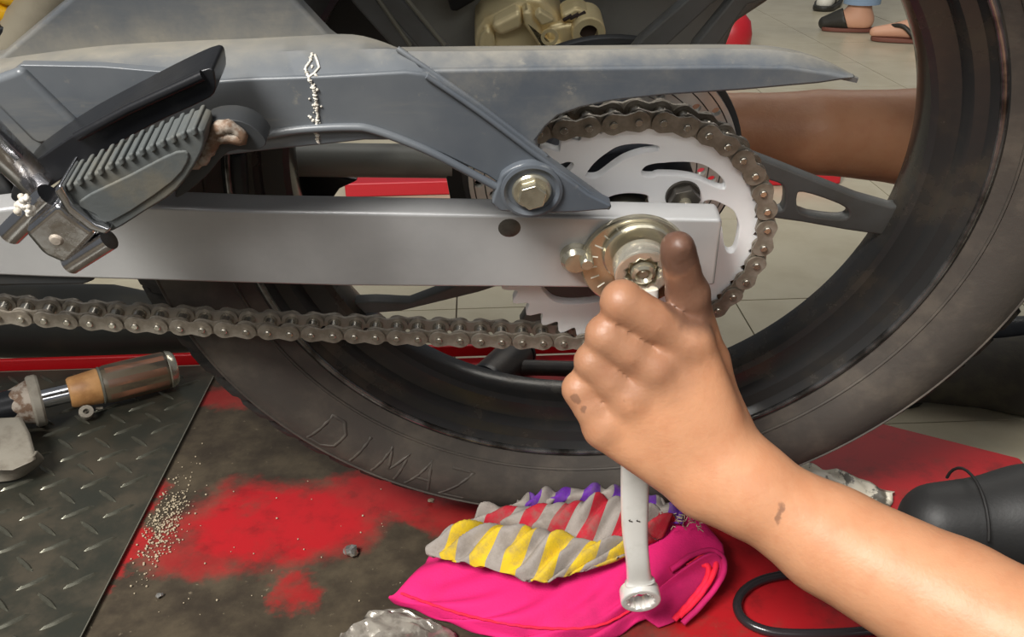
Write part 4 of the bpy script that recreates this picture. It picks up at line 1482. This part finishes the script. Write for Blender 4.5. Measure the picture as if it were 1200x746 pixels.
# ---- things on the tiles beyond the wheel
rb = gz(855, 60, FLOOR_Z)
lathe('red_bottle', [(0, 0), (.055, 0), (.068, .02), (.070, .06), (.062, .10), (.040, .125), (.022, .14), (.020, .19), (0, .195)], (0, 0, 0), (0, 0, 1), M['redobj'], None, 40,
      label='small round-bodied red bottle on the tiles beyond the top spoke', cat='bottle').location = tuple(rb)
e0, e1 = gz(405, 232, FLOOR_Z), gz(985, 216, FLOOR_Z)
bar = bm_obj('red_steel_beam', prism_bm([(e0[0], e0[1], .03), (e1[0], e1[1], .03), (e1[0], e1[1] + .08, .03), (e0[0], e0[1] + .08, .03)],
                                       [(e0[0], e0[1], 0), (e1[0], e1[1], 0), (e1[0], e1[1] + .08, 0), (e0[0], e0[1] + .08, 0)]), M['redobj'], None, bevel=.004,
             label='long low red steel beam lying on the tiles behind the wheel', cat='beam')
bar.location = (0, 0, FLOOR_Z + .0005)
tb = gz(1190, 424, FLOOR_Z)
P = [gz(x, y, FLOOR_Z + .0285) - tb for x, y in catmull([(1120, 400), (1165, 396), (1210, 394), (1290, 392), (1370, 390)], 5)]
o = bm_obj('rubber_tube', tube_bm(P, .028, 20), M['black'], None, smooth=60, label='thick black rubber tube on the tiles behind the trouser leg, right edge', cat='tube')
o.location = tuple(tb)

# ================================================================== PEOPLE
def world_child(o, root):
    o.parent = root
    o.location = tuple(-np.array(root.location))
    return o


# ---- the mechanic
mech = empty('person', (.80, .02, FLOOR_Z), label='crouching mechanic with greasy hand and bare forearm gripping the ring spanner', cat='person')
K = lambda x, y, d: cd(x, y, d)
wr = K(848, 555, .508)
el = K(1290, 800, .44)
pts = dict(im=K(810, 402, .482), ip=K(729, 354, .468), idp=K(727, 359, .497), it=K(764, 364, .511),
           mm=K(768, 434, .484), mp=K(710, 393, .475), mdp=K(711, 399, .508), mt=K(752, 408, .527),
           rm=K(737, 470, .489), rp=K(695, 424, .482), rdp=K(694, 432, .518), rt=K(738, 446, .543),
           pm=K(707, 502, .496), pp=K(679, 456, .490), pdp=K(682, 468, .527), pt=K(725, 482, .555),
           tc=K(840, 500, .518), tm=K(826, 424, .510), ti=K(804, 344, .480), tt=K(794, 291, .459))
allp = np.array(list(pts.values()) + [wr, el, K(1000, 640, .5)])
F1 = Field(allp.min(0) - .045, allp.max(0) + .045, .0021)
palm = None
for a, ra, b, rb_ in ((K(858, 540, .508), .0150, pts['im'], .0122), (K(846, 545, .505), .0160, pts['mm'], .0122), (K(832, 560, .508), .0160, pts['rm'], .0116),
                      (K(815, 568, .512), .0150, pts['pm'], .0112), (K(850, 548, .516), .0160, pts['tc'], .0165), (pts['tc'], .0165, pts['tm'], .0140),
                      (K(800, 490, .505), .0170, K(770, 480, .503), .0150), (K(836, 560, .512), .0205, K(868, 566, .508), .0225)):
    c = F1.cap(a, b, ra, rb_)
    palm = c if palm is None else smin(palm, c, .011)
fore = F1.chain([K(850, 556, .510), K(885, 578, .508), K(972, 632, .503), K(1116, 710, .478), el], [.0225, .0240, .0300, .0352, .037], .005)
palm = smin(palm, fore, .016)
# knuckle bumps and the tendons behind them
for k_, c, r in (('im', K(810, 399, .4755), .0072), ('mm', K(769, 429, .4775), .0072), ('rm', K(738, 466, .4825), .0066), ('pm', K(709, 499, .4905), .0060)):
    palm = smin(palm, F1.ell(c, (r, r, r)), .008)
    palm = smin(palm, F1.cap(c + CF * .004, K(850, 548, .4935), .0028, .0022), .006)
fing = None
for names, R in ((('im', 'ip', 'idp', 'it'), (.0112, .0114, .0100, .0088)), (('mm', 'mp', 'mdp', 'mt'), (.0110, .0110, .0097, .0086)),
                 (('rm', 'rp', 'rdp', 'rt'), (.0104, .0102, .0092, .0082)), (('pm', 'pp', 'pdp', 'pt'), (.0100, .0096, .0084, .0076)),
                 (('tm', 'ti', 'tt'), (.0130, .0110, .0093))):
    Q, RR = [pts[q] for q in names], list(R)
    if len(names) == 4:          # the first joint is slimmer in its middle
        Q.insert(1, Q[0] * .45 + Q[1] * .55 - CF * .0016)
        RR.insert(1, (R[0] + R[1]) * .5 * .97)
    c = F1.chain(Q, RR, .0012)
    if len(names) == 4:          # bony middle joint
        c = smin(c, F1.ell(pts[names[1]] + CU * .001, (R[1] * .95,) * 3), .002)
    else:
        c = smin(c, F1.ell(pts['ti'] + CR * .002, (.0108,) * 3), .004)
        tip = pts['tt'] - CF * .0062 + CU * .001
        c = smin(c, F1.ell(tip, (.0060, .0060, .0060)), .003)
    fing = c if fing is None else smin(fing, c, .0007)
hand = smin(palm, fing, .0040)
# the flesh gives way to the steel it presses on
hand = np.maximum(hand, -(F1.chain(path[::3] + [path[-1]], [.0098] * (len(path[::3]) + 1), .001)))
vn = (F1.g - U0) @ NB
vr = np.sqrt(np.maximum(((F1.g - U0) ** 2).sum(-1) - vn ** 2, 0))
hand = np.maximum(hand, -np.maximum(np.abs(vn) - .0078, vr - .0158))
gl = (F1.g - OFF) @ ML
hand = np.maximum(hand, np.minimum(gl[..., 1] + .0705, gl[..., 2] - .262)).astype(np.float32)
VQ1 = F1.net(hand)

# the other arm, reaching in behind the wheel
el2 = K(1215, 168, .70)
F2 = Field(np.array([K(720, 100, .70), K(760, 240, .74), el2, K(1215, 100, .72)]).min(0) - .05,
           np.array([K(720, 100, .70), K(760, 240, .74), el2, K(1215, 100, .68)]).max(0) + .05, .0036)
far = F2.chain([K(835, 148, .716), K(872, 149, .710), K(960, 155, .702), K(1068, 161, .70), el2], [.0225, .0258, .0318, .0360, .039], .004)
h2 = F2.chain([K(835, 150, .716), K(800, 158, .722)], [.022, .020], .01)
far = smin(far, h2, .015)
for k in range(4):
    y = 136 + 16 * k
    f_ = F2.chain([K(806, y, .722), K(768, y + 6, .728), K(750, y + 26, .726), K(756, y + 44, .722)], [.0105, .0098, .009, .008], .003)
    far = smin(far, f_, .004)
far = smin(far, F2.chain([K(838, 130, .716), K(810, 116, .708), K(786, 124, .700)], [.013, .0115, .010], .003), .005)
VQ2 = F2.net(far)

# upper arms, neck and head, outside the picture
S1, S2 = np.array([.40, -.17, .32]), np.array([.56, .19, .42])
NK, HD = np.array([.49, .02, .44]), np.array([.43, .01, .585])
F3 = Field((.15, -.40, .02), (.78, .32, .75), .0075)
b = smin(F3.chain([el, S1], [.038, .050], .02), F3.chain([el2, S2], [.040, .050], .02), .01)
b = smin(b, F3.chain([S1, NK, S2], [.055, .05, .055], .03), .03)
b = smin(b, F3.cap(NK, HD + [.02, 0, -.05], .056, .054), .03)
head = F3.ell(HD, (.098, .076, .112))
head = smin(head, F3.ell(HD + [-.045, 0, -.065], (.055, .052, .055)), .03)
head = smin(head, F3.cap(HD + [-.098, 0, .0], HD + [-.112, 0, -.032], .008, .013), .008)
head = smin(head, F3.cap(HD + [-.098, -.022, -.07], HD + [-.098, .022, -.07], .008, .008), .006)
for sy in (-1, 1):
    head = smin(head, F3.ell(HD + [.01, sy * .079, -.01], (.022, .009, .032)), .006)
b = smin(b, head, .02)
VQ3 = F3.net(b)

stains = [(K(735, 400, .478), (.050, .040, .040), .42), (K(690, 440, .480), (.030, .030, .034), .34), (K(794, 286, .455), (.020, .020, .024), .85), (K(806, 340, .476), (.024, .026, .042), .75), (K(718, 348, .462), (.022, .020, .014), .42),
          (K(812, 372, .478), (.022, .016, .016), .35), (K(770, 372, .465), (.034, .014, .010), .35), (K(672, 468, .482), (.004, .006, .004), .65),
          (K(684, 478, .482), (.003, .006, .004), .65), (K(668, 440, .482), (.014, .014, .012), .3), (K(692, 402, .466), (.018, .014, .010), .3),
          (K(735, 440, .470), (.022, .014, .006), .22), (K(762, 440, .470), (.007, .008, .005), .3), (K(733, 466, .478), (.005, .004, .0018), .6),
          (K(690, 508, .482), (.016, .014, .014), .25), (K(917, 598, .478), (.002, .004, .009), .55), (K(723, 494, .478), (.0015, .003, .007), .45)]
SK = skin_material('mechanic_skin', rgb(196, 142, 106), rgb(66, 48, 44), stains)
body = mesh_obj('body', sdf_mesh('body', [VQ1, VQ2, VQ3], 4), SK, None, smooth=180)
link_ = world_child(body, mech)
# hair, eyes, shirt, trousers, shoes
F4 = Field(HD - [.14, .12, .10], HD + [.15, .12, .16], .006)
hr = F4.ell(HD + [.018, 0, .022], (.100, .085, .108))
hr = np.maximum(hr, -(F4.g[..., 2] - (HD[2] - .01) + (F4.g[..., 0] - HD[0]) * .9))
world_child(mesh_obj('hair', sdf_mesh('hair', [F4.net(hr)]), M['hair'], None, smooth=180), mech)
for sy in (-1, 1):
    bm = bmesh.new()
    bmesh.ops.create_uvsphere(bm, u_segments=16, v_segments=12, radius=.0125, matrix=Matrix.Translation(Vector(HD + [-.083, sy * .031, .004])))
    world_child(bm_obj('eye', bm, M['eye'], None, smooth=180), mech)
F5 = Field((.28, -.36, -.12), (1.02, .36, .56), .009)
sh = F5.chain([np.array([.54, .02, .36]), np.array([.64, .03, .24]), np.array([.78, .02, .06])], [.125, .130, .135], .05)
sh = smin(sh, F5.chain([S1 + (el - S1) * .5, S1, np.array([.52, .0, .37])], [.058, .072, .10], .03), .04)
sh = smin(sh, F5.chain([S2 + (el2 - S2) * .5, S2, np.array([.56, .05, .38])], [.058, .072, .10], .03), .04)
world_child(mesh_obj('shirt', sdf_mesh('shirt', [F5.net(sh)]), M['shirt'], None, smooth=180), mech)
an1 = np.array([.455, -.06, .11])
F6 = Field((.25, -.40, FLOOR_Z + .002), (1.05, .46, .46), .008)
a1, a2 = gz(1200, 441, FLOOR_Z + .045), gz(1080, 432, FLOOR_Z + .045)
tr = F6.chain([np.array([.80, -.09, .02]), np.array([.60, -.24, .32]), an1 + [.01, 0, .03]], [.095, .070, .048], .02)
tr = smin(tr, F6.chain([np.array([.80, .12, .0]), np.array([.86, .36, -.03]), a1, a2], [.095, .072, .043, .040], .02), .03)
tr = np.maximum(tr, -(F6.g[..., 2] - (FLOOR_Z + .004)))
world_child(mesh_obj('trousers', sdf_mesh('trousers', [F6.net(tr)]), M['trouser'], None, smooth=180), mech)
for nm, toe, heel, ank, zf in (('shoe', gz(1100, 612, .03), np.array([.455, -.075, .035]), an1, .0012), ('shoe', a2 + [-.19, .03, -.01], a2 + [-.02, .01, -.012], a2 + [.01, 0, .0], FLOOR_Z + .002)):
    lo_ = np.minimum(np.minimum(toe, heel), ank) - .07
    hi_ = np.maximum(np.maximum(toe, heel), ank) + .07
    F7 = Field(lo_, hi_, .004)
    s_ = F7.chain([toe, toe + (heel - toe) * .35 + [0, 0, .004], heel + [0, 0, .006]], [.030, .035, .034], .02)
    s_ = smin(s_, F7.chain([toe + (heel - toe) * .80 + [0, 0, .01], ank], [.036, .040], .02), .03)
    s_ = np.maximum(s_, -(F7.g[..., 2] - (zf + .009)))
    so = world_child(mesh_obj(nm, sdf_mesh(nm, [F7.net(s_)]), M['shoe'], None, smooth=180), mech)
    q_ = F7.chain([toe + [0, 0, -.012], toe + (heel - toe) * .4 + [0, 0, -.012], heel + [0, 0, -.012]], [.037, .042, .037], .02)
    q_ = np.maximum(q_, np.maximum(-(F7.g[..., 2] - zf), F7.g[..., 2] - (zf + .011)))
    sl = mesh_obj('sole', sdf_mesh('sole', [F7.net(q_)], 1), M['sole'], None, smooth=40)
    sl.parent = so
    if zf > 0:
        c_ = toe + (heel - toe) * .42
        dd_ = (heel - toe) / np.linalg.norm(heel - toe)
        P = [c_ + dd_ * x + np.array([0, 0, .050 + z]) + np.array([0, yy, 0]) for x, yy, z in ((-.004, .0, -.004), (-.016, .006, .006), (-.012, .014, .014), (.004, .014, .014), (.012, .004, .006), (.006, -.002, -.004))]
        ll = tube('shoelace', catmull(P, 5), .0026, M['sole'], None, 8)
        ll.parent = so
        sd = np.array([-dd_[1], dd_[0], 0])
        P = [toe + dd_ * .018 + sd * (.0385 * math.sin(t)) + np.array([0, 0, .004 + .0365 * math.cos(t)]) for t in np.linspace(-1.3, 1.3, 14)]
        ll = tube('toe_seam', P, .0012, M['sole'], None, 6)
        ll.parent = so

# ---- bystander in the distance
fz = FLOOR_Z + .001
by0 = gz(1010, 38, fz)
by = empty('person', tuple(by0), label='bystander in rolled blue jeans and sandals standing on the tiles, feet only in view', cat='person')
toe1, heel1 = gz(966, 35, fz), gz(1020, 37, fz)
dv = (heel1 - toe1)
FL = np.linalg.norm(dv)
dv /= FL
sv = np.array([-dv[1], dv[0], 0])
leg1 = heel1 - dv * .045
toe2 = gz(1024, 47, fz)
heel2 = toe2 + dv * .24 + sv * .02
leg2 = heel2 - dv * .045


def foot(F, toe, heel, leg):
    f = F.chain([toe + [0, 0, .028], toe + (heel - toe) * .5 + [0, 0, .04], heel + [0, 0, .04] - dv * .03], [.020, .034, .036], .02)
    f = smin(f, F.chain([heel - dv * .05 + [0, 0, .05], leg + [0, 0, .30]], [.040, .045], .02), .03)
    return np.maximum(f, -(F.g[..., 2] - (fz + .014)))


lo_ = np.minimum(np.minimum(toe1, toe2), np.minimum(heel1, heel2)) - [.08, .08, .02]
hi_ = np.maximum(np.maximum(toe1, toe2), np.maximum(heel1, heel2)) + [.08, .08, .36]
F8 = Field(lo_, hi_, .006)
F8b = [foot(F8, toe1, heel1, leg1), foot(F8, toe2, heel2, leg2)]
world_child(mesh_obj('body', sdf_mesh('body', [F8.net(np.minimum(*F8b))]), M['fairskin'], None, smooth=180), by)
ftop = F8.chain([toe1 + [0, 0, .026], toe1 + dv * FL * .5 + [0, 0, .045]], [.026, .048], .02)
ftop = np.maximum(ftop, -(F8.g[..., 2] - (fz + .002)))
ftop = np.maximum(ftop, (F8.g - (toe1 + dv * FL * .56)) @ (dv + np.array([0, 0, .45])))
world_child(mesh_obj('slipper', sdf_mesh('slipper', [F8.net(ftop)], 1), M['slipper'], None, smooth=60), by)


def sole(name, toe, heel, m):
    P = []
    L_ = np.linalg.norm(heel - toe)
    for k in range(24):
        a = 2 * math.pi * k / 24
        c = toe + dv * (L_ / 2)
        P.append(c + dv * (L_ / 2 + .012) * math.cos(a) + sv * .044 * math.copysign(abs(math.sin(a)) ** .6, math.sin(a)) * (1 - .12 * math.cos(a)))
    return world_child(bm_obj(name, prism_bm([p + [0, 0, .014] for p in P], [p + [0, 0, .0005] for p in P]), m, None, bevel=.003), by)


sole('sole', toe1, heel1, M['brownsole'])
sole('sandal', toe2, heel2, M['brownsole'])
for s_ in (-1, 1):
    P = [toe2 + dv * .05 + [0, 0, .05], toe2 + dv * .09 + sv * .03 * s_ + [0, 0, .055], toe2 + dv * .13 + sv * .042 * s_ + [0, 0, .02]]
    world_child(tube('sandal_strap', catmull(P, 4), .008, M['slipper'], None, 8), by)
for lg in (leg1, leg2):
    tl_ = lg + np.array([0, 0, .10])
    world_child(lathe('jeans_cuff', [(.058, 0), (.066, 0), (.068, .055), (.060, .058), (.056, .05)], tl_, (0, 0, 1), M['cuff'], None, 28, closed=True), by)
    world_child(tube('jeans_leg', [tl_ + [0, 0, .05], tl_ + [.0, 0, .30], tl_ + [.0, 0, .75]], [.058, .066, .085], M['jeans'], None, 28), by)

# ---- stray shoe at the top of the picture
sh0 = gz(972, 10, fz)
ta, tb_ = gz(965, 12, fz), gz(1000, -22, fz)
dv2 = (tb_ - ta) / np.linalg.norm(tb_ - ta)
ta2, tb2 = ta, ta + dv2 * .24
lo_ = np.minimum(ta2, tb2) - .07
hi_ = np.maximum(ta2, tb2) + [.07, .07, .14]
F9 = Field(lo_, hi_, .005)
up = F9.chain([ta2 + [0, 0, .03], ta2 + dv2 * .12 + [0, 0, .045], tb2 + [0, 0, .05]], [.034, .042, .042], .02)
up = np.maximum(up, -(F9.g[..., 2] - (fz + .018)))
shoe = empty('stray_shoe', tuple(sh0), label='white shoe with black edging on the tiles, at the top of the photo', cat='shoe')
world_child(mesh_obj('upper', sdf_mesh('upper', [F9.net(up)], 1), M['white'], None, smooth=180), shoe)
so_ = F9.chain([ta2 + [0, 0, .012], ta2 + dv2 * .12 + [0, 0, .012], tb2 + [0, 0, .012]], [.046, .052, .050], .02)
so_ = np.maximum(so_, np.maximum(-(F9.g[..., 2] - fz), F9.g[..., 2] - (fz + .022)))
world_child(mesh_obj('sole', sdf_mesh('sole', [F9.net(so_)], 1), M['slipper'], None, smooth=40), shoe)
bd = F9.chain([ta2 + dv2 * .055 + sv * .0 + [0, 0, .036], ta2 + dv2 * .062 + [0, 0, .04]], [.043, .043], .01)
bd = np.maximum(bd, np.abs((F9.g - (ta2 + dv2 * .058)) @ dv2) - .006)
bd = np.maximum(bd, -(F9.g[..., 2] - (fz + .018)))
world_child(mesh_obj('toe_band', sdf_mesh('toe_band', [F9.net(bd)], 1), M['slipper'], None, smooth=60), shoe)
